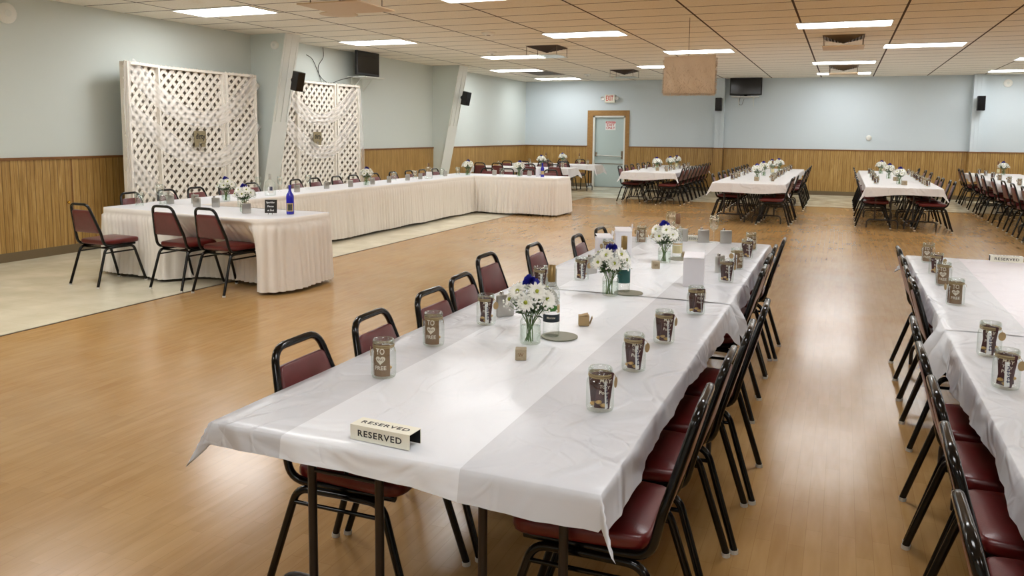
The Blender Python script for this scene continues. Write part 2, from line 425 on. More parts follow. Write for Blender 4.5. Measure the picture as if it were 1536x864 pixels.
def text_mb(mb, body, size, T, extrude=.0004, align='CENTER', spacing=1.0, wmax=None):
    key = (body, round(size, 5), extrude, align, spacing, wmax)
    if key not in TXT:
        cu = bpy.data.curves.new('t', 'FONT'); cu.body = body; cu.size = size; cu.extrude = extrude; cu.align_x = align; cu.align_y = 'CENTER'; cu.space_character = spacing; cu.resolution_u = 3; cu.offset = size * .014
        o = bpy.data.objects.new('t', cu); C.objects.link(o)
        dg = bpy.context.evaluated_depsgraph_get(); dg.update()
        me = bpy.data.meshes.new_from_object(o.evaluated_get(dg))
        v = [tuple(x.co) for x in me.vertices]; f = [tuple(p.vertices) for p in me.polygons]
        C.objects.unlink(o); bpy.data.objects.remove(o); bpy.data.meshes.remove(me)
        if wmax:
            w = max(x[0] for x in v) - min(x[0] for x in v); k = wmax / w; v = [(x[0] * k, x[1], x[2]) for x in v]
        TXT[key] = (v, f)
    v, f = TXT[key]; mb.add(v, f, False, T); return mb
def TR(loc=(0, 0, 0), rx=0, ry=0, rz=0, s=1):
    return Matrix.Translation(loc) @ Matrix.Rotation(rz, 4, 'Z') @ Matrix.Rotation(ry, 4, 'Y') @ Matrix.Rotation(rx, 4, 'X') @ Matrix.Scale(s, 4)
ORD = ['first', 'second', 'third', 'fourth', 'fifth', 'sixth', 'seventh', 'eighth', 'ninth', 'tenth', 'eleventh', 'twelfth', 'thirteenth', 'fourteenth', 'fifteenth', 'sixteenth']

# ------------------------------------------------------------------ room
XL, XR, YB, YF, H = -9.227, 9.6, 23.576, -4.2, 3.19
WH = 1.236
FX, FY = -5.95, 19.55   # edge of the wood dance floor
struct(MB().box((FX, YF, -.1), (XR, FY, 0)).build('floor', M['floor']))
vb = MB().box((XL - .2, YF, -.1), (FX, YB + .2, 0)).box((FX, FY, -.1), (XR, YB + .2, 0))
struct(vb.build('floor_border', M['vinyl']))
ms = MB().box((FX - .02, YF, 0), (FX + .005, FY + .02, .003)).box((FX - .02, FY - .005, 0), (XR, FY + .02, .003))
struct(ms.build('trim_1', M['strip']))
struct(MB().box((XL - .2, YF - .2, H), (XR + .2, YB + .2, H + .12)).build('ceiling', M['ceil']))
struct(MB().box((XL - .2, YF - .2, -.1), (XL, YB + .2, H)).build('wall_left', M['wall_left']))
DX0, DX1, DZ = -7.03, -6.03, 2.15   # door opening
bw = MB().box((XL, YB, -.1), (DX0 - .0, YB + .2, H)).box((DX1, YB, -.1), (XR + .2, YB + .2, H)).box((DX0, YB, DZ), (DX1, YB + .2, H)).box((DX0, YB + .14, -.1), (DX1, YB + .2, DZ))
struct(bw.build('wall_back', M['wall_blue']))
struct(MB().box((XR, YF - .2, -.1), (XR + .2, YB + .2, H)).build('wall_right', M['wall_left']))
struct(MB().box((XL, YF - .2, -.1), (XR, YF, H)).build('wall_front', M['wall_left']))
# wainscot
COLS = [(10.95, 11.28), (17.4, 17.82)]
wl = MB(); wc = MB(); bl = MB()
segs = [(YF, COLS[0][0]), (COLS[0][1], COLS[1][0]), (COLS[1][1], YB)]
for a, b in segs:
    wl.box((XL, a, .11), (XL + .018, b, WH - .02)); wc.box((XL, a, WH - .02), (XL + .032, b, WH + .012)); bl.box((XL, a, 0), (XL + .026, b, .11))
struct(wl.build('trim_2', M['wain_y'])); struct(wc.build('trim_3', M['cap'])); struct(bl.build('baseboard_left', M['base']))
PIL = [(-3.38, -3.15), (2.97, 3.22)]
wl = MB(); wc = MB(); bl = MB()
for a, b in ((XL, DX0 - .17), (DX1 + .12, PIL[0][0]), (PIL[0][1], PIL[1][0]), (PIL[1][1], XR)):
    wl.box((a, YB - .018, .11), (b, YB, WH - .02)); wc.box((a, YB - .032, WH - .02), (b, YB, WH + .012)); bl.box((a, YB - .026, 0), (b, YB, .11))
for a, b in PIL:
    wl.box((a - .004, YB - .264, .11), (b + .004, YB - .016, WH - .02)); wc.box((a - .016, YB - .276, WH - .02), (b + .016, YB - .016, WH + .012)); bl.box((a - .012, YB - .272, 0), (b + .012, YB - .016, .11))
struct(wl.build('trim_4', M['wain_x'])); struct(wc.build('trim_5', M['cap'])); struct(bl.build('baseboard_back', M['base']))
pm = MB()
for a, b in PIL:
    pm.box((a, YB - .25, 0), (b, YB, H)); pm.box((a + .07, YB - .262, WH), (a + .082, YB - .25, H)); pm.box((b - .09, YB - .262, WH), (b - .078, YB - .25, H))
struct(pm.build('trim_6', M['wall_blue']))
# the two tapered steel-frame columns boxed in on the left wall
for i, (a, b) in enumerate(COLS):
    c = MB(); x0b, x0t = XL + .08, -8.50
    poly = [(XL, 0), (x0b, 0), (x0t, H), (XL, H)]
    T = Matrix(((1, 0, 0, 0), (0, 0, 1, 0), (0, 1, 0, 0), (0, 0, 0, 1)))
    c.prism([(x, z) for x, z in poly][::-1], a, b, T)
    struct(c.build('trim_%d' % (7 + 2 * i), M['wall_left']))
    g = MB(); d = Vector((x0t - x0b, 0, H)); 
    for y in (a + .02, (a + b) / 2, b - .02):
        g.tube([(x0b + .02 + d.x * .55, y, H * .55), (x0t + .008, y, H)], .007, 6)
    g.prism([(x, z) for x, z in ((x0b, 0), (x0b + .012, 0), (x0t + .012, H), (x0t, H))][::-1], a - .03, b + .03, T)
    struct(g.build('trim_%d' % (8 + 2 * i), M['white']))
# left wall: closet door joint in the panelling, with a small brass knob
dj = MB().box((XL + .018, 7.44, .11), (XL + .0215, 7.455, WH - .02)); struct(dj.build('trim_11', M['cap']))
tag(MB().sphere((0, 0, 0), .02).build('cupboard_knob', M['brass'], None, (XL + .034, 7.38, .66)), 'small brass knob on the oak panelling beside the joint near the nearest chair', 'knob')

# ------------------------------------------------------------------ exit door
dr = struct(MB().bbox((DX0 + .06, YB + .05, .01), (DX1 - .05, YB + .095, DZ - .05), .004).build('door_1', M['door']))
fr = MB().box((DX0, YB - .02, 0), (DX0 + .06, YB + .14, DZ)).box((DX1 - .05, YB - .02, 0), (DX1, YB + .14, DZ)).box((DX0, YB - .02, DZ - .05), (DX1, YB + .14, DZ))
fr.build('door_frame', M['white'], dr)
cs = MB().box((DX0 - .17, YB - .03, .11), (DX0, YB, DZ + .16)).box((DX1, YB - .03, .11), (DX1 + .12, YB, DZ + .16)).box((DX0, YB - .03, DZ), (DX1, YB, DZ + .16))
cs.build('door_casing', M['trimwood'], dr)
pb = MB().tube([(DX0 + .12, YB, .965), (DX1 - .1, YB, .935)], .014, 8).build('panic_bar', M['chrome'], dr)
MB().bbox((DX1 - .12, YB - .005, .86), (DX1 - .06, YB + .05, 1.10), .01).build('bar_mount', M['louvre'], dr)
MB().bbox((DX0 + .07, YB - .005, .93), (DX0 + .13, YB + .05, 1.06), .01).build('bar_mount', M['louvre'], dr)
MB().box((DX0 + .06, YB + .04, .70), (DX1 - .05, YB + .05, .72)).build('kick_line', M['louvre'], dr)
MB().box((DX0 - .0, YB - .01, 0), (DX1, YB + .14, .012)).build('threshold', M['louvre'], dr)
sg = empty('door_sign', 'small white and red EXIT ONLY notice on the grey green door', 'sign', (-6.50, YB + .048, 1.86))
MB().bbox((-.155, -.004, -.135), (.155, 0, .125), .001).build('sign_plate', M['card'], sg)
MB().box((-.15, -.006, .065), (.15, -.004, .12)).build('sign_band', M['red'], sg)
R90 = TR((0, -.0065, 0), rx=PI / 2)
t = MB(); text_mb(t, 'EXIT', .10, TR((0, -.0062, .012), rx=PI / 2), wmax=.24); text_mb(t, 'ONLY', .10, TR((0, -.0062, -.075), rx=PI / 2), wmax=.27); t.build('lettering', M['red'], sg)
t = MB(); text_mb(t, 'EMERGENCY', .04, TR((0, -.0072, .092), rx=PI / 2), wmax=.26); t.build('lettering', M['card'], sg)
ex = empty('exit_sign', 'lit box sign with red EXIT letters and two lamp heads above the door', 'sign', (-6.51, YB, 2.65))
MB().bbox((-.155, -.09, -.115), (.155, 0, .125), .008).build('housing', M['signcream'], ex)
t = MB(); text_mb(t, 'EXIT', .21, TR((-.005, -.0915, .01), rx=PI / 2), .001, wmax=.22); t.build('lettering', M['red'], ex)
for s_ in (-1, 1):
    T = TR((s_ * .215, -.06, .015), rx=PI / 2, rz=0) 
    h = MB().lathe([(.02, -.05), (.05, -.03), (.062, .02), (.062, .04)], 16, T).tube([(s_ * .15, -.04, .05), (s_ * .19, -.04, .03)], .012, 6); hd = h.build('lamp_head', M['offwhite'], ex)
    MB().lathe([(.001, .03), (.056, .036)], 16, T).build('lens', M['chrome'], hd)

# ------------------------------------------------------------------ ceiling fixtures
LIGHTS = [(-8.4, 8.41), (-8.4, 12.25), (-8.4, 18.85), (-8.4, 22.05), (-7.12, 15.5), (-4.56, 8.41), (-4.56, 12.25), (-4.56, 18.65), (-3.28, 15.45),
          (-.72, 12.25), (-.72, 18.65), (-.72, 21.85), (.56, 15.45), (3.12, 18.65), (3.12, 21.95)]
HID = [(-8.4, 2.0), (-4.56, 4.0), (-.72, 4.57), (-.72, .8), (3.12, 4.57), (3.12, 8.41), (3.12, 12.25), (-7.12, 4.57), (6.96, 4.57), (6.96, 12.25), (6.96, 18.65), (-4.56, -1.2), (3.12, -1.2), (-.72, -3.1)]  # unseen panels continuing the ceiling lights out of view, added to light the room
WHERE = {0: 'over the left wall above the near lattice screen', 1: 'near the television on the left wall', 2: 'third along the left wall', 3: 'nearest the back left corner', 4: 'between the two left wall columns',
         5: 'cut off by the top of the picture', 6: 'between the two clear air baffles', 7: 'partly behind the hanging burlap panel, further one', 8: 'directly above the hanging burlap panel',
         9: 'nearest one in the aisle lane, before the air baffle', 10: 'middle one in the aisle lane', 11: 'farthest in the aisle lane, behind an air baffle', 12: 'right of the aisle lane on its own', 13: 'nearer of the two at the right edge', 14: 'farther of the two at the right edge'}
def ceiling_light(x, y, label):
    e = empty('ceiling_light', label, 'ceiling light', (x + .64, y + .32, H), 0, 'recessed ceiling lights')
    f = MB().box((-.64, -.32, -.012), (.64, -.30, 0)).box((-.64, .30, -.012), (.64, .32, 0)).box((-.64, -.30, -.012), (-.62, .30, 0)).box((.62, -.30, -.012), (.64, .30, 0)).box((-.004, -.3, -.010), (.004, .3, 0))
    f.build('frame', M['offwhite'], e)
    MB().box((-.62, -.30, -.006), (.62, .30, -.001)).build('diffuser', M['panel'], e)
    return e
for i, (x, y) in enumerate(LIGHTS): ceiling_light(x, y, 'glowing ceiling light panel, ' + WHERE[i])
for x, y in HID: ceiling_light(x, y, 'unseen glowing ceiling light panel added behind or beside the viewer')
def baffle(x, y, clear, label, w=.62):
    e = empty('air_baffle', label, 'air vent', (x, y, H), 0)
    q = MB()
    for k in range(6):
        a = .30 - .05 * k; b = a - .035; z0 = -.004 - .016 * k; z1 = z0 - .022
        ring = lambda r, z: [(-r, -r, z), (r, -r, z), (r, r, z), (-r, r, z)]
        v = ring(a, z0) + ring(b, z1); q.add(v, [(i, (i + 1) % 4, 4 + (i + 1) % 4, 4 + i) for i in range(4)])
    q.build('louvres', M['louvre'] if not clear else M['vent'], e)
    MB().box((-.31, -.31, -.003), (.31, .31, -.0005)).build('opening', M['vent'], e)
    for sx in (-1, 1):
        for sy in (-1, 1): MB().tube([(sx * .29, sy * .29, 0), (sx * .29, sy * .29, -.17)], .006, 6).build('hanger_rod', M['louvre'], e)
    MB().bbox((-w / 2, -w / 2, -.18), (w / 2, w / 2, -.165), .003).build('baffle_plate', M['clearplate'] if clear else M['plate'], e)
baffle(-5.15, 14.2, True, 'dark square air vent with a clear plate hung below, left of centre')
baffle(-5.15, 19.9, True, 'farther dark air vent with a clear plate, above the exit door')
baffle(-.08, 14.15, False, 'air vent with a tan plate hung below, nearer one in the aisle lane')
baffle(-.08, 20.0, False, 'air vent with a tan plate hung below, farther one near the back wall')
baffle(-5.35, 8.0, False, 'air vent with a tan plate, cut off at the top of the picture', .8)
rg = empty('return_grille', 'long slatted return grille in the ceiling near the left wall', 'air vent', (-7.45, 20.2, H))
MB().box((-.38, -.72, -.008), (.38, .72, -.001)).build('backing', M['louvre'], rg)
sl = MB()
for k in range(5): sl.box((-.36, -.66 + .28 * k, -.012), (.36, -.56 + .28 * k, -.008))
sl.build('slats', M['vent'], rg)
for x, y, r, lab in ((-5.31, 11.9, .11, 'round smoke detector on the ceiling left of the clear baffle'), (-6.48, 14.7, .09, 'small round ceiling disc before the left lane light'), (-6.42, 20.9, .09, 'small round ceiling disc near the back wall')):
    d = empty('smoke_detector', lab, 'smoke detector', (x, y, H)); MB().lathe([(r, 0), (r, -.012), (r * .8, -.035), (r * .5, -.045), (.001, -.045)], 18).build('body', M['offwhite'], d); MB().cyl(r * .3, -.05, -.044, 12).build('sensor', M['louvre'], d)
sp = MB().lathe([(.26, 0), (.26, -.004), (.24, -.008), (.001, -.008)], 24).build('ceiling_speaker', M['plate'], None, (-6.45, 9.45, H)); tag(sp, 'flush round ceiling speaker grille above the near lattice screen', 'speaker')
# hanging burlap panel
hp = empty('hanging_burlap_panel', 'fringed beige burlap panel hanging from the ceiling on a cord', 'hanging decoration', (-2.0, 11.26, 0), .06)
x0, x1, z0, z1 = -.345, .345, 2.165, 2.66
def bur(sy):
    return lambda u, v: (x0 + (x1 - x0) * u, sy * (.055 - .035 * v) + .006 * math.sin(u * 19 + v * 5), z0 + (z1 - z0 + .022 * min(u / .75, 1)) * v)
b = MB().grid(bur(-1), 24, 12).grid(bur(1), 24, 12)
b.grid(lambda u, v: (x1, -.055 + .11 * v * 1 if False else (.055 - .035 * u) * (2 * v - 1), z0 + (z1 - z0 + .022) * u), 6, 2).grid(lambda u, v: (x0, (.055 - .035 * u) * (2 * v - 1), z0 + (z1 - z0) * u), 6, 2)
b.grid(lambda u, v: (x0 + (x1 - x0) * u, .022 * (2 * v - 1), z1 + .022 * min(u / .75, 1) + .006 * math.sin(v * PI)), 12, 4)
b.build('fabric', M['burlap'], hp)
fg = MB(); rnd = random.Random(3)
for k in range(240):
    for sy in (-1, 1):
        x = x0 + (x1 - x0) * rnd.random(); fg.tube([(x, sy * .055, z0 + .01), (x + rnd.uniform(-.008, .008), sy * .058, z0 - rnd.uniform(.008, .032))], .0024, 3, False)
for k in range(170):
    for sx, X in ((-1, x0), (1, x1)):
        z = z0 + (z1 - z0) * rnd.random(); fg.tube([(X, rnd.uniform(-.04, .04), z), (X + sx * rnd.uniform(.006, .028), rnd.uniform(-.04, .04), z + rnd.uniform(-.012, .006))], .0024, 3, False)
for k in range(500):
    x = rnd.uniform(x0, x1); q = rnd.random() ** 2; z = z0 + (z1 - z0) * q * .8; y = -(.055 - .035 * q * .8) - .004
    fg.tube([(x, y, z), (x + rnd.uniform(-.01, .01), y - .006, z - rnd.uniform(.01, .03))], .0022, 3, False)
fg.build('fringe', M['burlap'], hp)['kind'] = 'stuff'
MB().tube([(-.02, 0, z1 + .01), (-.02, 0, H)], .004, 6).build('cord', M['strip'], hp)

# ------------------------------------------------------------------ wall items
def tv(loc, rz, w, h, lab, lab2):
    e = empty('television', lab, 'television', loc, rz)
    MB().bbox((-w / 2, -.04, .03), (w / 2, .02, .03 + h), .008).build('casing', M['black'], e)
    MB().box((-w / 2 + .03, -.042, .07), (w / 2 - .03, -.040, h)).build('screen', M['screen'], e)
    MB().bbox((-.14, -.10, 0), (.14, .10, .015), .004).box((-.04, -.02, .01), (.04, .01, .06)).build('stand', M['black'], e)
    s = empty('wall_shelf', lab2, 'shelf', (loc[0], loc[1], loc[2] - .021), rz)
    MB().bbox((-w * .42, -.2, 0), (w * .42, .24, .02), .004).build('board', M['white'], s)
    for x in (-.2, .2): MB().tube([(x, .22, -.26), (x, .23, -.002), (x, -.12, -.002)], .008, 6).tube([(x, .22, -.24), (x, 0, -.004)], .006, 6).build('bracket', M['white'], s)
tv((-8.92, 14.02, 2.69), PI / 2, .82, .47, 'flat black television on a shelf high on the left wall', 'white shelf under the television on the left wall')
tv((-2.575, YB - .26, 2.68), 0, .86, .48, 'flat black television high on the back wall beside the pilaster', 'white shelf under the television on the back wall')
cb = MB().tube(fillet([(XL + .01, 12.45, 3.0), (XL + .03, 12.6, 2.95), (XL + .03, 12.85, 2.6), (XL + .05, 13.1, 2.5), (XL + .1, 13.45, 2.62), (-8.98, 13.8, 2.70)], .2, 6), .006, 5)
tag(cb.build('power_cord', M['black']), 'black cord with a plug running from the wall to the left television', 'cord')
cb = MB().tube(fillet([(XL + .02, 12.95, H - .01), (XL + .02, 12.98, 3.0), (XL + .02, 12.75, 2.8), (XL + .02, 12.9, 2.5)], .2, 6), .005, 5)
tag(cb.build('cord', M['black']), 'thin black cord dangling from the ceiling beside the left television', 'cord')
cb = MB().tube(fillet([(-2.75, YB - .03, 2.66), (-2.78, YB - .03, 2.48), (-2.70, YB - .03, 2.44), (-2.64, YB - .03, 2.62)], .08, 6), .005, 5)
tag(cb.build('power_cord', M['black']), 'looped cord under the television shelf on the back wall', 'cord')
def speaker(loc, rot, lab, s=1):
    e = empty('wall_speaker', lab, 'speaker', loc); e.rotation_euler = (Matrix.Rotation(rot[1], 4, 'Y') @ Matrix.Rotation(rot[2], 4, 'Z')).to_euler()
    MB().bbox((-.085 * s, -.09 * s, -.18 * s), (.085 * s, .09 * s, .18 * s), .008).build('cabinet', M['black'], e)
    MB().box((-.075 * s, -.095 * s, -.17 * s), (.075 * s, -.09 * s, .17 * s)).build('grille', M['screen'], e)
    MB().tube([(0, .08 * s, 0), (0, .15 * s, 0)], .025, 8).tube([(0, .14 * s, 0), (0, .16 * s, 0)], .045, 8).build('bracket', M['black'], e)
speaker((-8.41, 11.12, 2.42), (0, math.radians(12), math.radians(72)), 'black speaker tilted on the near left wall column', .88)
speaker((-8.44, 17.62, 2.42), (0, math.radians(12), math.radians(72)), 'black speaker tilted on the farther left wall column', .9)
speaker((-3.28, YB - .40, 2.46), (0, 0, 0), 'black speaker on the pilaster beside the back television')
speaker((3.13, YB - .40, 2.46), (0, 0, 0), 'black speaker on the pilaster near the right edge')
def wall_disc(loc, rot, r, name, lab, cat):
    e = empty(name, lab, cat, loc); e.rotation_euler = rot
    MB().lathe([(r, 0), (r, .03), (r * .85, .045), (.001, .045)], 22).build('housing', M['offwhite'], e); MB().cyl(r * .35, .044, .052, 14).build('centre', M['white'], e)
wall_disc((XL, 6.69, 2.95), (0, PI / 2, 0), .12, 'wall_alarm', 'round white alarm on the left wall at the picture corner', 'alarm')
wall_disc((.62, YB, 1.57), (PI / 2, 0, 0), .07, 'wall_thermostat', 'small round white fitting low on the back wall', 'thermostat')
wall_disc((3.74, YB, 2.97), (PI / 2, 0, 0), .10, 'wall_alarm', 'round white alarm on the back wall beside the far right pilaster', 'alarm')
wall_disc((-8.72, 10.95, 3.0), (PI / 2, 0, 0), .07, 'wall_alarm', 'small round fitting near the top of the near column', 'alarm')

# ------------------------------------------------------------------ lattice screens with tulle
def clip_seg(u0, v0, du, dv, U, V):
    t0, t1 = -1e9, 1e9
    for p, d, L in ((u0, du, U), (v0, dv, V)):
        a, b = (0 - p) / d, (L - p) / d
        if a > b: a, b = b, a
        t0, t1 = max(t0, a), min(t1, b)
    return (t0, t1) if t1 - t0 > .02 else None
def lattice_panel(par, p0, p1, z0, z1, fd=.05):
    """framed diagonal lattice between two floor points"""
    a = Vector((p0[0], p0[1], 0)); b = Vector((p1[0], p1[1], 0)); L = (b - a).length; d = (b - a) / L; n = Vector((d.y, -d.x, 0))
    Hh = z1 - z0
    T = Matrix(((d.x, 0, n.x, a.x), (d.y, 0, n.y, a.y), (0, 1, 0, z0), (0, 0, 0, 1)))
    f = MB(); w = .035
    f.box((0, 0, -fd), (w, Hh, fd), T).box((L - w, 0, -fd), (L, Hh, fd), T).box((w, 0, -fd), (L - w, w, fd), T).box((w, Hh - w, -fd), (L - w, Hh, fd), T)
    fo = f.build('panel_frame', M['lattice'], par)
    g = MB(); pitch = .152; sw = .0255
    for sgn, zz in ((1, .004), (-1, -.012)):
        k = -int(Hh / pitch) - 2
        while k < (L + Hh) / pitch + 2:
            u0 = k * pitch; r = clip_seg(u0, 0 if sgn > 0 else 0, sgn * .7071, .7071, L, Hh)
            k += 1
            if not r: continue
            x0_, y0_ = u0 + sgn * .7071 * r[0], .7071 * r[0]; ln = r[1] - r[0]
            Tm = T @ Matrix.Translation((x0_, y0_, zz)) @ Matrix.Rotation(math.atan2(.7071, sgn * .7071), 4, 'Z')
            g.box((0, -sw, 0), (ln, sw, .008), Tm)
    g.build('lattice', M['lattice'], fo)
    MB().box((.02, .02, -fd + .004), (L - .02, Hh - .02, -fd + .008), T).build('backing', M['backing'], par)
def tulle(name, lab, pts, width, par_x):
    """sheer band along (y,z) points with soft folds"""
    P = fillet([Vector((par_x + (p[2] if len(p) > 2 else 0), p[0], p[1])) for p in pts], .6, 8)
    n = len(P); m = MB()
    def fn(u, v):
        i = min(int(u * (n - 1)), n - 2); t = u * (n - 1) - i; q = P[i].lerp(P[i + 1], t); d = (P[i + 1] - P[i]).normalized()
        nz = Vector((0, -d.z, d.y)); 
        w = width * (1 + .15 * math.sin(u * 9)); off = (v - .5) * w
        return tuple(q + nz * off + Vector((.007 * math.sin(v * 17 + u * 5) + .004 * math.sin(u * 30), 0, 0)))
    m.grid(fn, max(40, n * 2), 14); o = m.build(name, M['tulle']); return tag(o, lab, 'tulle', 'white tulle on the lattice screens')
sc = empty('lattice_screen', 'three panel white lattice screen on the wall behind the near end', 'screen', (0, 0, 0))
lattice_panel(sc, (-8.86, 8.02), (-9.0, 8.70), .02, 2.5, .06); lattice_panel(sc, (-9.03, 8.72), (-9.03, 10.03), .02, 2.5); lattice_panel(sc, (-9.0, 10.05), (-8.96, 10.70), .02, 2.5)
sc = empty('lattice_screen', 'farther white lattice screen, partly hidden by the near wall column', 'screen', (0, 0, 0))
lattice_panel(sc, (-8.98, 11.32), (-9.0, 11.84), .02, 2.5); lattice_panel(sc, (-9.02, 11.86), (-9.02, 13.02), .02, 2.5); lattice_panel(sc, (-9.0, 13.04), (-8.9, 13.66), .02, 2.5)
tulle('tulle_swag', 'upper tulle swag across the near lattice screen', [(8.1, 2.45, .05), (8.7, 2.0), (9.35, 1.72), (10.05, 1.85), (10.68, 2.42)], .26, -8.9)
tulle('tulle_swag', 'lower tulle swag across the near lattice screen', [(8.05, 1.85, .05), (8.7, 1.45), (9.4, 1.12), (10.1, 1.2), (10.68, 1.75)], .26, -8.9)
tulle('tulle_swag', 'lowest tulle swag on the near panel of the near screen', [(8.05, 1.15, .05), (8.4, .85), (8.7, .62), (9.1, .3)], .24, -8.9)
tulle('tulle_swag', 'upper tulle swag across the farther lattice screen', [(11.4, 2.35), (11.86, 1.95), (12.4, 1.78), (13.02, 1.95), (13.62, 2.42)], .24, -8.9)
tulle('tulle_swag', 'lower tulle swag across the farther lattice screen', [(11.4, 1.75), (11.86, 1.4), (12.4, 1.18), (13.02, 1.35), (13.62, 1.9)], .28, -8.9)
tulle('tulle_drape', 'tulle tail hanging down the far edge of the farther screen', [(13.60, 2.45), (13.66, 1.8), (13.70, 1.1), (13.68, .4)], .14, -8.84)
tulle('tulle_drape', 'tulle tail hanging down the near edge of the near screen', [(8.03, 2.5), (8.0, 1.8), (8.03, 1.1), (8.0, .3)], .12, -8.80)
for y, lab, tx in ((9.45, 'weathered wooden word sign on the near lattice screen', 'dirty'), (12.38, 'weathered wooden word sign on the farther lattice screen', 'thirty')):
    e = empty('word_sign', lab, 'sign', (-8.95, y, 1.5), PI / 2)
    MB().bbox((-.12, -.006, -.09), (.12, .006, .09), .002).box((-.11, -.002, -.15), (-.03, .002, -.08)).box((.03, -.002, -.15), (.11, .002, -.08)).build('board', M['rusty'], e)
    t = MB(); text_mb(t, tx, .12, TR((0, -.0075, .005), rx=PI / 2), .001, wmax=.19); t.build('lettering', M['signblack'], e)

# ------------------------------------------------------------------ stacking chair (origin on the floor under the seat, facing +Y)
def make_chair():
    c = empty('stacking_chair', 'burgundy vinyl stacking chair with black tube frame', 'chair')
    so = round_poly([(-.185, -.18), (.185, -.18), (.215, .24), (-.215, .24)], [.05, .05, .07, .07], 4)
    MB().cushion(so, .425, .475, .016, .014).build('seat', M['seat'], c)
    # backrest plane: from (y -.20, z .50) up to (y -.30, z .84)
    a = math.atan2(.105, .36)
    T = Matrix.Translation((0, -.197, .50)) @ Matrix.Rotation(a, 4, 'X')
    # panel outline in (x, z'): lay out in XY then stand up
    Tp = T @ Matrix.Rotation(PI / 2, 4, 'X')
    po = round_poly([(-.183, .055), (.183, .055), (.128, .298), (-.128, .298)], .022, 3)
    MB().cushion(po, -.014, .014, .009, .004, Tp).build('backrest', M['back'], c)
    P = lambda x, v: T @ Vector((x, 0, v))
    side = lambda s: [Vector((s * .165, .20, .410)), Vector((s * .178, -.08, .412)), Vector((s * .200, -.185, .428)), P(s * .194, .06), P(s * .128, .362)]
    L_ = side(-1); R_ = side(1)
    path = fillet([*L_, *R_[::-1]], [.05, .06, .03, .06, .06, .03, .06, .05], 6)
    MB().tube(path, .014, 10).build('back_frame', M['tube'], c)
    for s in (-1, 1):
        for f in (-1, 1):
            mid = Vector((s * .185, .0, .394)); top = Vector((s * .19, f * .165, .394)); ft = Vector((s * .212, f * .285, .012))
            lg = MB().tube(fillet([mid, top, ft], .05, 6), .0138, 10).build('leg', M['tube'], c)
            d = (ft - top).normalized()
            MB().tube([ft - d * .004, ft + Vector((0, 0, -.012))], .016, 10).build('floor_glide', M['glide'], lg)
    st = MB()
    for s in (-1, 1): st.tube([(s * .196, -.187, .345), (s * .196, .187, .345)], .008, 6)
    st.tube([(-.185, -.12, .386), (.185, -.12, .386)], .009, 6).tube([(-.185, .13, .386), (.185, .13, .386)], .009, 6)
    st.build('stretcher', M['tube'], c)
    return c
chair = make_chair(); bpy.context.view_layer.update(); CH = tree(chair); chused = [False]
BACK = .30   # distance from seat centre to the top of the back
def chair_at(tx, ty, face, label, group, jit=.03):
    """tx,ty: where the top of the back stands; face: heading the sitter looks, degrees from +Y turning to +X"""
    a = -math.radians(face + random.uniform(-1, 1) * jit * 100)
    fx, fy = -math.sin(a), math.cos(a)
    return put(CH, chused, (tx + fx * BACK, ty + fy * BACK, 0), a, label, group)
G = 'burgundy stacking chairs at '
def row(tops, face, where, group, jit=.03):
    n = len(tops)
    for i, (x, y) in enumerate(tops):
        chair_at(x, y, face, 'burgundy stacking chair, %s from near end %s' % (ORD[i], where), G + group, jit)
# nearest table
row([(-1.80, 2.34), (-1.78, 2.80), (-1.79, 3.34), (-1.84, 3.77), (-2.02, 4.5), (-1.92, 5.06), (-1.80, 5.66), (-1.78, 6.2)], 90, 'on the open floor side, nearest table', 'the nearest table')
row([(-.33, 2.32), (-.32, 2.80), (-.30, 3.26), (-.28, 3.72), (-.38, 4.75), (-.39, 5.22), (-.39, 5.68), (-.36, 6.12)], -90, 'on the aisle side, nearest table', 'the nearest table', .015)
row([(.26, 1.78), (.28, 2.24), (.29, 2.69), (.29, 3.14), (.30, 3.60), (.37, 4.66), (.37, 5.09), (.38, 5.53), (.38, 5.98)], 90, 'beside the table at the right edge', 'the right edge table', .015)
for k, (x, y) in enumerate([(-7.09, 5.80), (-6.20, 6.00), (-5.66, 6.00)]):
    chair_at(x, y, (4, 2, 5)[k], 'burgundy stacking chair before the skirted near end, ' + ('beside the oak panelling', 'middle of the three', 'rightmost of the three')[k], G + 'the head table', 0)
HY = [7.12, 7.68, 8.18, 8.74, 9.26, 10.27, 10.76, 11.36, 11.87, 12.55, 13.2, 13.8, 14.35, 14.9]
for k, y in enumerate(HY): chair_at(-7.86, y, 90, 'burgundy chair behind the long skirted table, %s from the near end' % ORD[k], G + 'the head table')
for k, x in enumerate([-7.03, -6.57, -6.1, -5.6]): chair_at(x, 15.78, 180, 'burgundy chair behind the far skirted table, %s from the wall end' % ORD[k], G + 'the head table')
for k, x in enumerate([-8.5, -8.02, -7.15, -6.5]): chair_at(x, 18.55, 0, 'burgundy chair before the nearer corner table, %s from the wall end' % ORD[k], G + 'the corner tables')
for k, x in enumerate([-8.45, -7.95, -7.4, -6.85]): chair_at(x, 20.25, 180, 'burgundy chair behind the nearer corner table, %s from the wall end' % ORD[k], G + 'the corner tables')
for k, x in enumerate([-7.6, -7.1]): chair_at(x, 21.05, 0, 'burgundy chair before the farther corner table, %s from the wall end' % ORD[k], G + 'the corner tables')
for k, x in enumerate([-8.3, -7.7, -7.15]): chair_at(x, 22.75, 180, 'burgundy chair behind the farther corner table, %s from the wall end' % ORD[k], G + 'the corner tables')
row([(-3.34, y) for y in (18.5, 19.05, 19.6, 20.15, 20.7, 21.25, 21.8, 22.35)], -90, 'right side of the table by the exit door', 'the exit door table')
row([(-4.92, y) for y in (18.75, 19.35, 19.95, 20.6, 21.2, 21.8)], 90, 'left side of the table by the exit door', 'the exit door table')
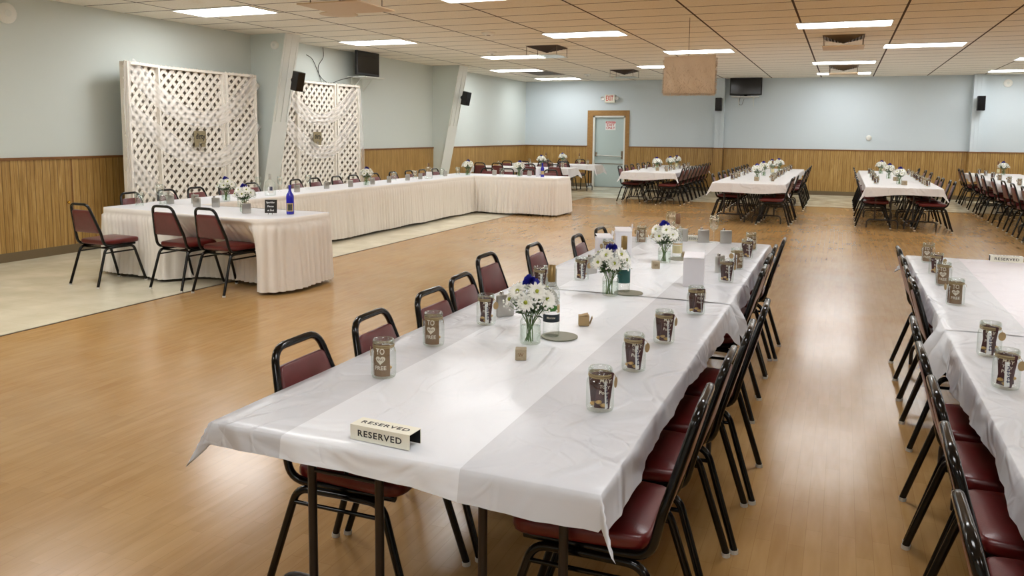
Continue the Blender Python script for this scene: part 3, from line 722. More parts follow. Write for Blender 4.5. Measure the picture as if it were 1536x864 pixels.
row([(-.80, 15.2), (-.80, 15.65), (-.76, 16.3), (-.72, 18.6), (-.72, 19.5), (-.72, 20.3), (-.72, 21.1), (-.72, 21.9)], -90, 'right side of the second far table', 'the second far table')
row([(-2.32, y) for y in (15.9, 16.75, 17.45, 18.2, 18.9, 19.55, 20.1, 20.7, 21.3, 22.0)], 90, 'left side of the second far table', 'the second far table')
row([(.26, y) for y in (15.7, 16.5, 17.6, 18.8, 20.0, 21.2)], 90, 'left side of the third far table', 'the third far table')
row([(1.80, 15.5), (1.78, 16.0), (1.74, 16.75), (1.72, 17.3), (1.78, 19.3), (1.78, 20.6), (1.74, 21.8)], -90, 'right side of the third far table', 'the third far table')
row([(2.62, y) for y in (14.6, 15.45, 16.3, 17.4, 18.6, 19.4, 20.4, 21.6, 22.2)], 90, 'at the far table cut by the right edge', 'the far right table')

# ------------------------------------------------------------------ tables and cloths
def folding_table(x0, x1, y0, y1, label, group, along='y'):
    """one 0.6 m wide folding table with two pairs of tube legs"""
    cx, cy = (x0 + x1) / 2, (y0 + y1) / 2
    e = empty('folding_table', label, 'table', (cx, cy, 0), 0 if along == 'y' else PI / 2, group)
    w, l = (x1 - x0, y1 - y0) if along == 'y' else (y1 - y0, x1 - x0)
    MB().bbox((-w / 2, -l / 2, .705), (w / 2, l / 2, .733), .004).build('tabletop', M['ply'], e)
    MB().box((-w / 2 + .03, -l / 2 + .03, .67), (-w / 2 + .05, l / 2 - .03, .705)).box((w / 2 - .05, -l / 2 + .03, .67), (w / 2 - .03, l / 2 - .03, .705)).build('apron', M['brown_tube'], e)
    for s in (-1, 1):
        y = s * (l / 2 - .25)
        for x in (-.125, .125):
            MB().tube([(x, y, .145), (x, y, .705)], .0145, 8).build('leg', M['brown_tube'], e)
        MB().tube(fillet([(-.25, y, 0), (-.25, y, .145), (.25, y, .145), (.25, y, 0)], .09, 6), .0135, 8).build('foot_bar', M['brown_tube'], e)
        MB().tube(fillet([(0, y, .52), (0, y - s * .12, .62), (0, y - s * .32, .70)], .05, 4), .007, 6).tube([(-.125, y, .52), (.125, y, .52)], .007, 6).build('brace', M['brown_tube'], e)
def cloth(name, x0, x1, y0, y1, lab, m, over=(.09, .09, .09, .09), seed=1, flap=None, z=.737, group=None, tail=1.35):
    """sheet over a table run; over = overhang left, right, near, far (0 = cut flush)"""
    rnd = random.Random(seed); ph = [rnd.uniform(0, 6.28) for _ in range(8)]
    ol, orr, on_, of = over
    mb = MB(); step = .025
    def axis(a, b, oa, ob, st):
        n = max(2, int((b - a) / st)); core = [a + (b - a) * i / n for i in range(n + 1)]
        pre = [a - oa * (1 - i / 6) for i in range(6)] + [a - oa * .03] if oa else []
        post = [b + ob * .03] + [b + ob * (i + 1) / 6 for i in range(6)] if ob else []
        return pre + core + post
    xs = axis(x0, x1, ol, orr, .04 if (x1 - x0) < 3 else .05); ys = axis(y0, y1, on_, of, .04)
    V = []
    for y in ys:
        for x in xs:
            dx = max(x0 - x, x - x1, 0); dy = max(y0 - y, y - y1, 0)
            ex = min(max(x, x0), x1); ey = min(max(y, y0), y1)
            sx = -1 if x < x0 else 1; sy = -1 if y < y0 else 1
            if dx == 0 and dy == 0:
                ed = min(x - x0 if ol else 9, x1 - x if orr else 9, y - y0 if on_ else 9, y1 - y if of else 9)
                V.append((x, y, z + .003 * (1 - math.exp(-ed * 25)) + .0012 * math.sin(x * 13 + ph[0]) * math.sin(y * 7 + ph[1]))); continue
            L = 1 + .20 * math.sin((ex + ey * 1.7) * 2.0 + ph[2]) + .07 * math.sin((ex * 1.3 + ey) * 4.1 + ph[3])
            if flap and dx > 0 and sx * flap[0] > 0: L += 1.3 * math.exp(-((ey - flap[1]) / .09) ** 2)
            drop = (math.hypot(dx, dy) * (tail if dx > 0 and dy > 0 else 1) + .0) * L
            if dx > 0 and dy > 0: drop = (max(dx, dy) + (tail - .85) * min(dx, dy)) * (.75 + .25 * L)
            f = min(drop / .1, 1)
            s_ = ex * (dy > 0) + ey * (dx > 0)
            wav = (.006 * math.sin(s_ * 11 + ph[4]) + .004 * math.sin(s_ * 27 + ph[5]) + .0025 * math.sin(s_ * 63 + ph[6])) * f
            out = .006 * min(drop / .006, 1) + .12 * drop * (1 if not (dx and dy) else 1.0) + wav
            if flap and dx > 0 and sx * flap[0] > 0: out += .05 * math.exp(-((ey - flap[1]) / .07) ** 2) * f
            if dx > 0 and dy > 0:
                k = min(dx, dy) / max(dx, dy); q = .50 * min(dx, dy)
                V.append((ex + sx * (out * (dx > 0) * (.6 + .4 * (dx > dy)) + q), ey + sy * (out * (.6 + .4 * (dy > dx)) + q), z - drop))
            elif dx > 0: V.append((ex + sx * out, y, z - drop))
            else: V.append((x, ey + sy * out, z - drop))
    nx = len(xs); F = [(j * nx + i, j * nx + i + 1, (j + 1) * nx + i + 1, (j + 1) * nx + i) for j in range(len(ys) - 1) for i in range(nx - 1)]
    mb.add(V, F, True); o = mb.build(name, m); return tag(o, lab, 'tablecloth', group)
def run(x0, x1, y0, n, where, group, L=2.42):
    xm = (x0 + x1) / 2
    for k in range(n):
        for s, (a, b) in enumerate(((x0, xm - .002), (xm + .002, x1))):
            folding_table(a, b, y0 + k * L + .003, y0 + (k + 1) * L - .003, 'folding table under the cloth, %s, %s from near, %s row' % (where, ORD[k], ('left', 'right')[s]), group)
run(-1.70, -.50, 1.80, 2, 'nearest run', 'folding tables under white cloths')
cloth('tablecloth', -1.70, -.50, 1.80, 4.19, 'white plastic cloth over the near half of the nearest table', M['cloth'], (.085, .085, .075, 0), 3, (1, 4.12), tail=1.5)
cloth('tablecloth', -1.70, -.50, 4.17, 6.64, 'white plastic cloth over the far half of the nearest table', M['cloth'], (.10, .10, 0, .12), 5, (1, 4.3), .7395, tail=1.5)
run(.47, 1.67, 1.30, 1, 'right edge run', 'folding tables under white cloths', 2.75); run(.47, 1.67, 4.05, 1, 'right edge run, far half', 'folding tables under white cloths')
cloth('tablecloth', .47, 1.67, 1.30, 4.04, 'white plastic cloth over the near half of the right edge table', M['cloth1'], (.11, .1, .1, 0), 8, (-1, 3.95))
cloth('tablecloth', .47, 1.67, 4.02, 6.49, 'white plastic cloth over the far half of the right edge table', M['cloth1'], (.10, .1, 0, .1), 9, (-1, 4.15), .7395)
FT = [(-4.74, -3.50, 18.3, 2, 2.3, 'exit door table'), (-2.20, -.92, 15.1, 3, 2.42, 'second far table'), (.40, 1.60, 15.25, 3, 2.42, 'third far table'), (2.78, 3.98, 13.2, 4, 2.35, 'far table at the right edge')]
for i, (a, b, y, n, L, w) in enumerate(FT):
    run(a, b, y, n, w, 'folding tables under white cloths', L)
    cloth('tablecloth', a, b, y, y + n * L, 'white cloth hanging over the edges of the ' + w, M['cloth_far'], (.13, .13, .15, .13), 20 + i, tail=1.5)
for i, (a, b, y0, y1, w) in enumerate([(-8.9, -6.30, 19.0, 19.8, 'nearer corner table'), (-8.9, -6.35, 21.5, 22.3, 'farther corner table')]):
    folding_table(a, b, y0, y1, 'folding table under a white cloth, the ' + w, 'folding tables under white cloths', 'x')
    cloth('tablecloth', a, b, y0, y1, 'white cloth on the %s beside the left wall' % w, M['cloth_far'], (.1, .22, .14, .13), 30 + i, tail=1.4)

# head table: near arm, long side, far arm
for a, b, y0, y1, al, w in [(-7.52, -5.16, 6.52, 7.12, 'x', 'near arm'), (-7.58, -6.86, 7.14, 9.62, 'y', 'near part of the long side'), (-7.58, -6.86, 9.63, 12.10, 'y', 'middle of the long side'), (-7.58, -6.86, 12.11, 14.66, 'y', 'far part of the long side'), (-7.56, -5.16, 14.72, 15.42, 'x', 'far arm')]:
    folding_table(a, b, y0, y1, 'folding table behind the ivory skirt, %s of the head table' % w, 'folding tables under the head table skirt', al)
def topper(poly, lab, z=.74):
    p = round_poly(poly, .05, 4); m = MB().prism(p, z - .004, z + .002); o = m.build('tablecloth', M['topper']); tag(o, lab, 'tablecloth', 'white tops of the head table')
topper([(-7.57, 6.48), (-6.8, 6.40), (-5.9, 6.26), (-5.26, 6.24), (-5.05, 6.45), (-5.03, 7.17), (-7.57, 7.17)], 'white cloth top on the near arm of the head table')
topper([(-7.60, 7.12), (-6.84, 7.12), (-6.84, 14.68), (-7.60, 14.68)], 'white cloth top on the long side of the head table', .7425)
topper([(-7.60, 14.64), (-5.09, 14.64), (-5.09, 15.48), (-7.60, 15.48)], 'white cloth top on the far arm of the head table')
def skirt(path, lab, seed=0, closed=False, cr=.10, recess=None):
    P = fillet([(x, y, 0) for x, y in path], cr, 6); rnd = random.Random(seed)
    # resample evenly
    L = [0]
    for i in range(1, len(P)): L.append(L[-1] + (P[i] - P[i - 1]).length)
    tot = L[-1]; n = int(tot / .011); Q = []; j = 0
    for k in range(n + 1):
        d = tot * k / n
        while j < len(L) - 2 and L[j + 1] < d: j += 1
        t = (d - L[j]) / max(L[j + 1] - L[j], 1e-6); q = P[j].lerp(P[j + 1], t); tg = (P[j + 1] - P[j]).normalized(); Q.append((q, Vector((tg.y, -tg.x, 0)), d))
    # irregular pleats
    edges = [0]
    while edges[-1] < tot: edges.append(edges[-1] + rnd.uniform(.04, .10))
    amp = [rnd.uniform(.5, 1.3) for _ in edges]; slow = [rnd.uniform(0, 6.28) for _ in range(3)]
    zs = [.742, .735, .70, .675, .66, .58, .45, .30, .16, .035]
    V = []; j = 0; ph = []
    for q, nrm, d in Q:
        while j < len(edges) - 2 and edges[j + 1] < d: j += 1
        t = (d - edges[j]) / (edges[j + 1] - edges[j]); ph.append((math.sin(t * PI) ** 1.0 * amp[j], j))
    for zi, zz in enumerate(zs):
        k = (.742 - zz) / .70
        for (q, nrm, d), (pl, jj) in zip(Q, ph):
            o_ = (.004 if zz > .66 else .010) + (.034 * pl * (.4 + .9 * k) if zz < .67 else .003 * pl) + k * (.018 * math.sin(d * 3.1 + slow[0]) + .012 * math.sin(d * 7.7 + slow[1]) + .02)
            if zi == 0: o_ = -.02
            if recess and nrm.y < -.8: o_ -= recess(q.x) * min(k * 1.6, 1)
            V.append((q.x + nrm.x * o_, q.y + nrm.y * o_, zz + (.006 * math.sin(d * 5 + slow[2]) if zi == len(zs) - 1 else 0) + (.003 if zi == 0 else 0)))
    m_ = len(Q); F = [(a * m_ + i, a * m_ + i + 1, (a + 1) * m_ + i + 1, (a + 1) * m_ + i) for a in range(len(zs) - 1) for i in range(m_ - 1)]
    mb = MB().add(V, F, True); o = mb.build('table_skirt', M['skirt']); return tag(o, lab, 'table skirt', 'ivory pleated skirts of the head table')
def tucked(x):
    sm = lambda t: max(0, min(1, t)) ** 2 * (3 - 2 * max(0, min(1, t)))
    return .40 * sm((x + 6.60) / .25) * sm((-5.20 - x) / .18) + .05 * sm((-6.5 - x) / .2)
skirt([(-7.585, 7.14), (-7.585, 6.46), (-6.8, 6.38), (-5.9, 6.24), (-5.23, 6.20), (-5.02, 6.45), (-5.01, 7.19), (-6.80, 7.19)], 'ivory pleated skirt around the near arm of the head table', 1, cr=.14, recess=tucked)
skirt([(-6.825, 7.22), (-6.825, 14.72)], 'ivory pleated skirt along the inner long side of the head table', 2)
skirt([(-6.92, 14.62), (-5.07, 14.62), (-5.07, 15.50), (-7.62, 15.50)], 'ivory pleated skirt around the far arm of the head table', 3)
skirt([(-7.62, 15.4), (-7.62, 7.2)], 'ivory pleated skirt along the wall side of the head table', 4)

# ------------------------------------------------------------------ favour jar
JAR = [(.034, 0), (.041, .003), (.0435, .012), (.0435, .088), (.041, .099), (.034, .108), (.0325, .112), (.036, .115), (.0365, .119), (.0345, .121), (.0345, .134), (.0335, .136)]
def jar_glass(mb, s=1, T=None): mb.lathe([(r * s, z * s) for r, z in JAR] + [(.031 * s, .136 * s), (.031 * s, .122 * s)], 24, T); mb.disc(.034 * s, 0, 24, T, False); return mb
def make_jar(kind):
    e = empty('favour_jar', 'jar', 'jar')
    jar_glass(MB()).build('glass', M['glass'], e)
    km = M['koozie_b'] if kind == 'b' else M['koozie_r']
    R = .0365
    def kz(u, v):
        a = math.radians(-150 + 125 * u); r = R + .0005 * math.sin(v * 6); return (r * math.cos(a), r * math.sin(a), .010 + .112 * v)
    if kind == 'b':
        k = MB().grid(kz, 14, 4); k.grid(lambda u, v: (kz(u, v)[0] * .86, kz(u, v)[1] * .86, kz(u, v)[2]), 14, 4)
    else:
        # folded sleeve leaning across the jar
        k = MB().bbox((-.028, -.006, .010), (.020, .002, .126), .002, TR((.004, -.016, 0), ry=.12))
        k.bbox((-.024, -.003, .012), (.024, .004, .118), .002, TR((.0, .010, 0), ry=-.10))
    ko = k.build('foam_sleeve', km, e)
    t = MB()
    if kind == 'b':
        def wrap(mbx, body, size, z, wmax, a0):
            tmp = MB(); text_mb(tmp, body, size, Matrix(), 0, wmax=wmax)
            V = [(( R + .0012) * math.cos(a0 + x / R), (R + .0012) * math.sin(a0 + x / R), z + y) for x, y, _ in tmp.v]; mbx.add(V, tmp.f)
        A0 = math.radians(-80)
        wrap(t, 'TO', .030, .098, .030, A0); wrap(t, 'FREE', .020, .040, .040, A0)
        V = []; n = 24
        for i in range(n):
            q = 2 * PI * i / n; x = .0011 * 16 * math.sin(q) ** 3; y = .0011 * (13 * math.cos(q) - 5 * math.cos(2 * q) - 2 * math.cos(3 * q) - math.cos(4 * q))
            V.append(((R + .0012) * math.cos(A0 + x / R), (R + .0012) * math.sin(A0 + x / R), .069 + y))
        t.add(V, [tuple(range(n))])
        t.build('lettering', M['print'], ko)
        t2 = MB(); tmp = MB(); text_mb(tmp, 'AND', .012, Matrix(), 0); t2.add([((R + .0018) * math.cos(A0 + x / R), (R + .0018) * math.sin(A0 + x / R), .070 + y) for x, y, _ in tmp.v], tmp.f); t2.build('lettering', M['koozie_b'], ko)
    else:
        Tt = TR((.004, -.016, 0), ry=.12)
        for body, z, sz in (('MAY', .098, .018), ('TO Y', .078, .014), ('Pour', .060, .016)): text_mb(t, body, sz, Tt @ TR((-.004, -.0066, z), rx=PI / 2), .0002)
        t.build('lettering', M['print'], ko)
    cd = MB().box((-.014, -.0005, .012), (.014, .0005, .098), TR((.018, -.026, 0), rz=.9, rx=-.05) if kind == 'r' else TR((-.030, -.018, 0), rz=-1.0)).build('card', M['card'], e)
    t = MB(); Tc = TR((.018, -.026, 0), rz=.9, rx=-.05) if kind == 'r' else TR((-.030, -.018, 0), rz=-1.0)
    text_mb(t, 'tasty', .030, Tc @ TR((0, -.0009, .055), rx=PI / 2, rz=0) @ Matrix.Rotation(PI / 2, 4, 'Z'), .0001, wmax=.06); t.build('lettering', M['navy'], cd)
    rnd = random.Random(5 if kind == 'b' else 6); g = MB()
    for k_ in range(9):
        a = rnd.uniform(0, 6.28); r = rnd.uniform(.004, .026); g.sphere((r * math.cos(a), r * math.sin(a), .016 + .010 * rnd.random() + (.012 if k_ > 6 else 0)), (.011, .0065), 8, 5)
    g.build('wrapped_sweets', M['gold'], e)['kind'] = 'stuff'
    tw = MB()
    for k_ in range(5):
        z = .1095 + .0022 * k_; r = .0365 + .001 * (k_ % 2); tw.tube([(r * math.cos(2 * PI * i / 20), r * math.sin(2 * PI * i / 20), z + .0012 * math.sin(2 * PI * i / 20 + k_)) for i in range(20)], .0011, 4, closed=True)
    tw.tube(fillet([(.036, 0, .114), (.046, -.004, .112), (.050, -.008, .098)], .01, 3), .001, 4); tw.build('twine', M['twine'], e)
    tgd = MB().cyl(.015, -.0006, .0006, 14, TR((.048 if kind == 'r' else -.048, -.006, .088), rx=PI / 2, rz=1.0 if kind == 'r' else -1.0) @ Matrix.Scale(1.15, 4, (0, 1, 0))); tgd.build('kraft_tag', M['kraft'], e)
    # wire lid ring
    MB().lathe([(.0372, .119), (.0385, .121), (.0385, .131), (.0355, .1365), (.0325, .1365)], 24).build('lid_ring', M['glass'], e)
    return e
JB = make_jar('b'); JR = make_jar('r'); bpy.context.view_layer.update()
JT = {'b': (tree(JB), [False]), 'r': (tree(JR), [False])}
def jar(x, y, k, rz, lab, z=.742, group='favour jars on the tables'):
    lab = lab.replace('far table at the right edge', 'right edge far table')
    return put(JT[k][0], JT[k][1], (x, y, z), rz, lab, group)
def kname(k): return 'tan foam sleeve' if k == 'b' else 'dark red foam sleeve'
for i, (x, y, k, rz) in enumerate([(-1.46, 2.385, 'b', .05), (-1.50, 2.835, 'b', 0), (-1.455, 3.255, 'r', .1), (-1.50, 4.08, 'r', .2), (-1.395, 4.50, 'r', 0), (-1.47, 5.35, 'b', .4), (-1.45, 6.26, 'b', .2)]):
    jar(x, y, k, rz, 'jar with %s, %s from near, left row of nearest table' % (kname(k), ORD[i]))
for i, (x, y, k, rz) in enumerate([(-.665, 2.365, 'r', .5), (-.67, 2.825, 'r', .2), (-.65, 3.265, 'r', .4), (-.62, 3.865, 'r', .7), (-.60, 4.80, 'r', .3), (-.60, 5.30, 'b', .8), (-.59, 5.80, 'r', .3), (-.605, 6.22, 'b', .6)]):
    jar(x, y, k, rz, 'jar with %s, %s from near, right row of nearest table' % (kname(k), ORD[i]))
for i, (x, y, k, rz) in enumerate([(.585, 2.72, 'b', -.9), (.56, 3.15, 'r', -.5), (.575, 3.60, 'r', -.6), (.575, 4.65, 'b', -.3), (.58, 5.24, 'b', -.4), (.58, 5.64, 'r', -.3), (.58, 6.17, 'b', -.5)]):
    jar(x, y, k, rz, 'jar with %s, %s from the near end, right edge table' % (kname(k), ORD[i]))
rj = random.Random(9)
def jar_rows(where, xs_l, xs_r):
    for side, lst in (('left', xs_l), ('right', xs_r)):
        for i, (x, y) in enumerate(lst):
            jar(x + rj.uniform(-.02, .02), y, rj.choice('brr'), rj.uniform(-.6, .6), 'favour jar, %s from near, %s row, %s' % (ORD[i], side, where))
jar_rows('exit door table', [(-4.5, y) for y in (18.95, 19.8, 20.6, 21.4)], [(-3.80, y) for y in (18.75, 19.25, 19.8, 20.4, 21.0, 21.6)])
jar_rows('second far table', [(-1.96, y) for y in (16.0, 16.55, 17.2, 17.9, 18.7, 19.5, 20.4)], [(-1.22, y) for y in (15.9, 16.5, 17.0, 17.6, 18.2, 18.7, 19.3, 20.0, 20.8, 21.6)])
jar_rows('third far table', [(.60, y) for y in (16.1, 16.6, 17.2, 17.8, 18.5, 19.3, 20.3)], [(1.41, y) for y in (15.75, 16.15, 16.6, 17.1, 17.8, 18.6, 19.4, 20.3)])
jar_rows('right edge far table', [(2.98, y) for y in (15.0, 15.6, 16.3, 17.0, 17.8, 18.8, 19.8, 20.8, 21.6)], [(3.75, y) for y in (18.5, 20.0)])
for i, (x, y) in enumerate([(-8.3, 19.3), (-7.8, 19.5), (-7.35, 19.25), (-6.85, 19.4), (-6.62, 19.55)]): jar(x, y, 'br'[i % 2], rj.uniform(0, 3), 'favour jar on the nearer corner table, %s from the wall' % ORD[i])
for i, (x, y) in enumerate([(-8.4, 21.8), (-7.9, 22.0), (-7.3, 21.8), (-6.95, 21.9), (-6.65, 21.85)]): jar(x, y, 'br'[i % 2], rj.uniform(0, 3), 'favour jar on the farther corner table, %s from the wall' % ORD[i])

# ------------------------------------------------------------------ flower vases
def petal_flower(mb, c, dirv, R, n=22, layers=2, cup=.25):
    d = Vector(dirv).normalized(); u = d.orthogonal().normalized(); v = d.cross(u)
    for Ly in range(layers):
        Rr = R * (1 - .22 * Ly); cu = cup + .22 * Ly
        for k in range(n):
            a = 2 * PI * (k + .5 * Ly) / n + .1 * math.sin(k * 3.3); rd = u * math.cos(a) + v * math.sin(a); td = d.cross(rd); w = R * .115
            p = [Vector(c) + rd * (R * .12) + td * w * .5, Vector(c) + rd * Rr * .65 + d * Rr * cu * .6 + td * w, Vector(c) + rd * Rr + d * Rr * cu * .7,
                 Vector(c) + rd * Rr * .65 + d * Rr * cu * .6 - td * w, Vector(c) + rd * (R * .12) - td * w * .5]
            mb.add(p, [(0, 1, 2, 3, 4)])
def make_vase():
    e = empty('flower_vase', 'vase', 'flower vase')
    jar_glass(MB(), 1.0).build('glass', M['glass'], e)
    MB().lathe([(.039, .008), (.039, .075), (.001, .075)], 20).build('water', M['water'], e)
    rnd = random.Random(12); st = MB(); lf = MB(); bb = MB(); heads = []
    heads = [((-.075, -.035, .185), (-.8, -.5, .35)), ((.0, -.075, .185), (.0, -1, .35)), ((.075, -.03, .195), (.7, -.6, .4)), ((-.038, -.055, .225), (-.35, -.8, .6)), ((.040, -.055, .228), (.35, -.8, .55)),
             ((-.06, .02, .225), (-.6, .2, .8)), ((.055, .03, .225), (.6, .3, .8)), ((.0, .06, .205), (0, .9, .5)), ((-.075, .055, .18), (-.7, .6, .3)), ((.08, .055, .185), (.7, .6, .3)), ((.0, .0, .245), (.1, -.2, 1))]
    for i, (c, d) in enumerate(heads):
        b0 = (rnd.uniform(-.022, .022), rnd.uniform(-.022, .022), .008)
        st.tube(fillet([b0, (c[0] * .22, c[1] * .22, .105), tuple(Vector(c) * .95)], .05, 4), .0022, 5)
        if i == 10: continue
        f = MB(); petal_flower(f, c, d, .043, 22, 2); fo = f.build('daisy', M['petal'], e)
        q = Vector(d).normalized(); f2 = MB().sphere(tuple(Vector(c) + q * .006), .0085, 8, 6); f2.build('flower_centre', M['centre'], fo)
    f = MB(); c = Vector((.0, -.008, .252))
    for k in range(46):
        a = rnd.uniform(0, 6.28); el = rnd.uniform(.0, 1.2); d = Vector((math.cos(a) * math.cos(el), math.sin(a) * math.cos(el), math.sin(el))); r = rnd.uniform(.020, .034)
        t = d.orthogonal().normalized() * .014; b_ = d.cross(t).normalized() * .009; p = c + d * r
        f.add([c + d * .004, p + t + b_, p + d * .006, p - t - b_ * .4], [(0, 1, 2, 3)])
    f.build('blue_carnation', M['bluepetal'], e)
    for k in range(230):
        a = rnd.uniform(0, 6.28); el = rnd.uniform(-.25, 1.35); r = rnd.uniform(.085, .118)
        p = Vector((math.cos(a) * math.cos(el) * r, math.sin(a) * math.cos(el) * r, .165 + math.sin(el) * .085)); bb.sphere(tuple(p), .0046, 5, 4)
        if k % 2: st.tube([tuple(Vector((p.x * .45, p.y * .45, .13))), tuple(p)], .0006, 3, False)
    bb.build('baby_breath', M['petal'], e)['kind'] = 'stuff'
    for k in range(70):
        a = rnd.uniform(0, 6.28); r = rnd.uniform(.02, .075); z = rnd.uniform(.118, .175); d = Vector((math.cos(a), math.sin(a), rnd.uniform(-.3, .5))).normalized(); s_ = d.cross(Vector((0, 0, 1))).normalized() * .012
        p = Vector((math.cos(a) * r * .5, math.sin(a) * r * .5, z)); q = p + d * .045; m_ = p + d * .022 + Vector((0, 0, .004)); lf.add([p, m_ + s_, q, m_ - s_], [(0, 1, 2, 3)])
    st.build('stems', M['stem'], e); lf.build('leaves', M['leaf'], e)
    return e
VA = make_vase(); bpy.context.view_layer.update(); VT = tree(VA); vu = [False]
def vase(x, y, rz, lab, z=.742, s=1.0): return put(VT, vu, (x, y, z), rz, lab, 'daisy vases on the tables', s)
vase(-1.15, 3.02, .1, 'jar of white daisies beside the clear bottle, nearest to the viewer'); vase(-1.115, 4.12, .5, 'jar of daisies with a blue carnation, middle of the nearest table'); vase(-1.08, 5.36, -.3, 'jar of daisies at the far part of the nearest table')
for x, y, lab in [(-4.2, 19.6, 'daisy vase on the exit door table, nearest of its three'), (-4.05, 20.5, 'daisy vase on the exit door table, middle of its three'), (-4.1, 21.6, 'daisy vase on the exit door table, farthest of its three'),
                  (-1.52, 16.3, 'daisy vase on the second far table, nearest of its four'), (-1.55, 18.0, 'daisy vase on the second far table, second of its four'), (-1.5, 19.6, 'daisy vase on the second far table, third of its four'), (-1.42, 20.6, 'daisy vase on the second far table, farthest of its four'),
                  (.98, 16.3, 'daisy vase on the third far table, nearest of its three'), (.90, 18.3, 'daisy vase on the third far table, middle of its three'), (.84, 20.6, 'daisy vase on the third far table, farthest of its three'),
                  (3.5, 21.8, 'daisy vase on the far table at the right edge'),
                  (-6.93, 7.72, 'daisy vase on the head table near the near arm corner'), (-5.83, 6.76, 'daisy vase on the near arm of the head table'), (-7.06, 11.05, 'daisy vase on the long skirted side of the head table'),
                  (-7.02, 14.75, 'daisy vase at the far inner corner of the head table'), (-5.97, 14.93, 'daisy vase on the far arm of the head table'),
                  (-7.15, 19.4, 'daisy vase on the nearer corner table'), (-7.45, 22.0, 'daisy vase on the farther corner table')]:
    vase(x, y, random.uniform(0, 6.28), lab, .745 if x < -5 and y < 16 else .742, 1.12 if y > 14 else 1.05)

# ------------------------------------------------------------------ bottles
def bottle(x, y, lab, gm, cap, labels, z=.742, h=.31, r=.036, jug=False, text=None, cat='bottle'):
    e = empty('bottle', lab, cat, (x, y, z), .5)
    if jug: pr = [(.9 * r, 0), (r, .006), (r, .15), (r * .8, .185), (r * .35, .215), (.014, .235), (.014, .27), (.017, .272), (.017, .28)]
    else: pr = [(.9 * r, 0), (r, .005), (r, h * .58), (r * .9, h * .65), (r * .55, h * .72), (.0145, h * .78), (.0135, h * .93), (.016, h * .94), (.016, h * .97)]
    g = MB().lathe(pr + [(.001, pr[-1][1])], 22); g.disc(.9 * r, 0, 22, None, False); g.build('glass', gm, e)
    top = pr[-1][1]
    if cap: MB().lathe([(.0152, top - h * .22), (.0165, top - h * .21), (.0165, top + .004), (.001, top + .006)], 16).build('capsule', cap, e)
    for i, (m_, z0_, z1_, a0, a1) in enumerate(labels):
        MB().grid(lambda u, v: ((r + .0008) * math.cos(a0 + (a1 - a0) * u), (r + .0008) * math.sin(a0 + (a1 - a0) * u), z0_ + (z1_ - z0_) * v), 12, 1).build('label', m_, e)
    if text:
        tmp = MB(); text_mb(tmp, text[0], text[1], Matrix(), 0, wmax=.036); a0 = -1.75
        MB().add([((r + .0016) * math.cos(a0 + q[0] / r), (r + .0016) * math.sin(a0 + q[0] / r), text[2] + q[1]) for q in tmp.v], tmp.f).build('lettering', M['print'], e)
    return e
F_ = (-2.9, -.4)
bottle(-1.11, 3.16, 'clear wine bottle with gold cap and dark label beside the nearest daisies', M['glass'], M['goldcap'], [(M['navylabel'], .065, .098, *F_), (M['greenlabel'], .112, .138, -2.6, -1.0), (M['tanlabel'], .105, .140, -1.0, -.4)], text=('Morrow', .014, .084), z=.746)
bottle(-1.075, 4.24, 'clear bottle with gold cap and teal label behind the middle daisies', M['glass'], M['goldcap'], [(M['teal'], .05, .125, -2.9, -.2)], z=.746)
bottle(-1.045, 5.62, 'bottle with brown cap and cream label behind the far daisies', M['glass'], M['browncap'], [(M['creamlabel'], .03, .085, -2.9, -.2), (M['tanlabel'], .09, .10, -2.9, -.2)], z=.746)
for i, (x, y, w) in enumerate([(-1.075, 3.17, 'nearest'), (-1.04, 4.22, 'middle'), (-1.01, 5.55, 'far')]):
    tag(MB().cyl(.078, 0, .004, 36).build('mirror_coaster', M['mirror'], None, (x, y, .742)), 'round mirror disc under the bottle by the %s daisies' % w, 'coaster')
bottle(-5.27, 6.80, 'tall cobalt blue bottle on the near arm of the head table', M['blueglass'], None, [(M['tanlabel'], .03, .115, -2.4, -.6), (M['navylabel'], .04, .105, -2.1, -.9)], z=.745, h=.31, r=.040)
bottle(-5.50, 15.0, 'cobalt blue bottle with a tan label on the far arm', M['blueglass'], None, [(M['tanlabel'], .05, .12, -2.6, -.4)], z=.745, h=.28, r=.036)
bottle(-7.03, 8.66, 'large clear jug bottle on the long side near the corner', M['glass'], M['chrome'], [(M['card'], .04, .12, -1.8, -.8), (M['navy'], .07, .12, -1.5, -.95)], z=.745, r=.072, jug=True)
bottle(-7.14, 13.3, 'large clear jug bottle on the long side toward the far end', M['glass'], M['browncap'], [(M['card'], .03, .13, -2.2, -.6)], z=.745, r=.075, jug=True)
for x, y, w in [(-4.0, 21.0, 'exit door table'), (-1.45, 19.0, 'second far table'), (.86, 21.3, 'third far table'), (-8.0, 22.1, 'farther corner table'), (-7.0, 22.15, 'farther corner table, beside the daisies'), (3.45, 22.2, 'far table at the right edge')]:
    bottle(x, y, 'wine bottle with a brown cap on the ' + w, M['glass'], M['browncap'], [(M['creamlabel'], .04, .12, -2.9, -.2)])

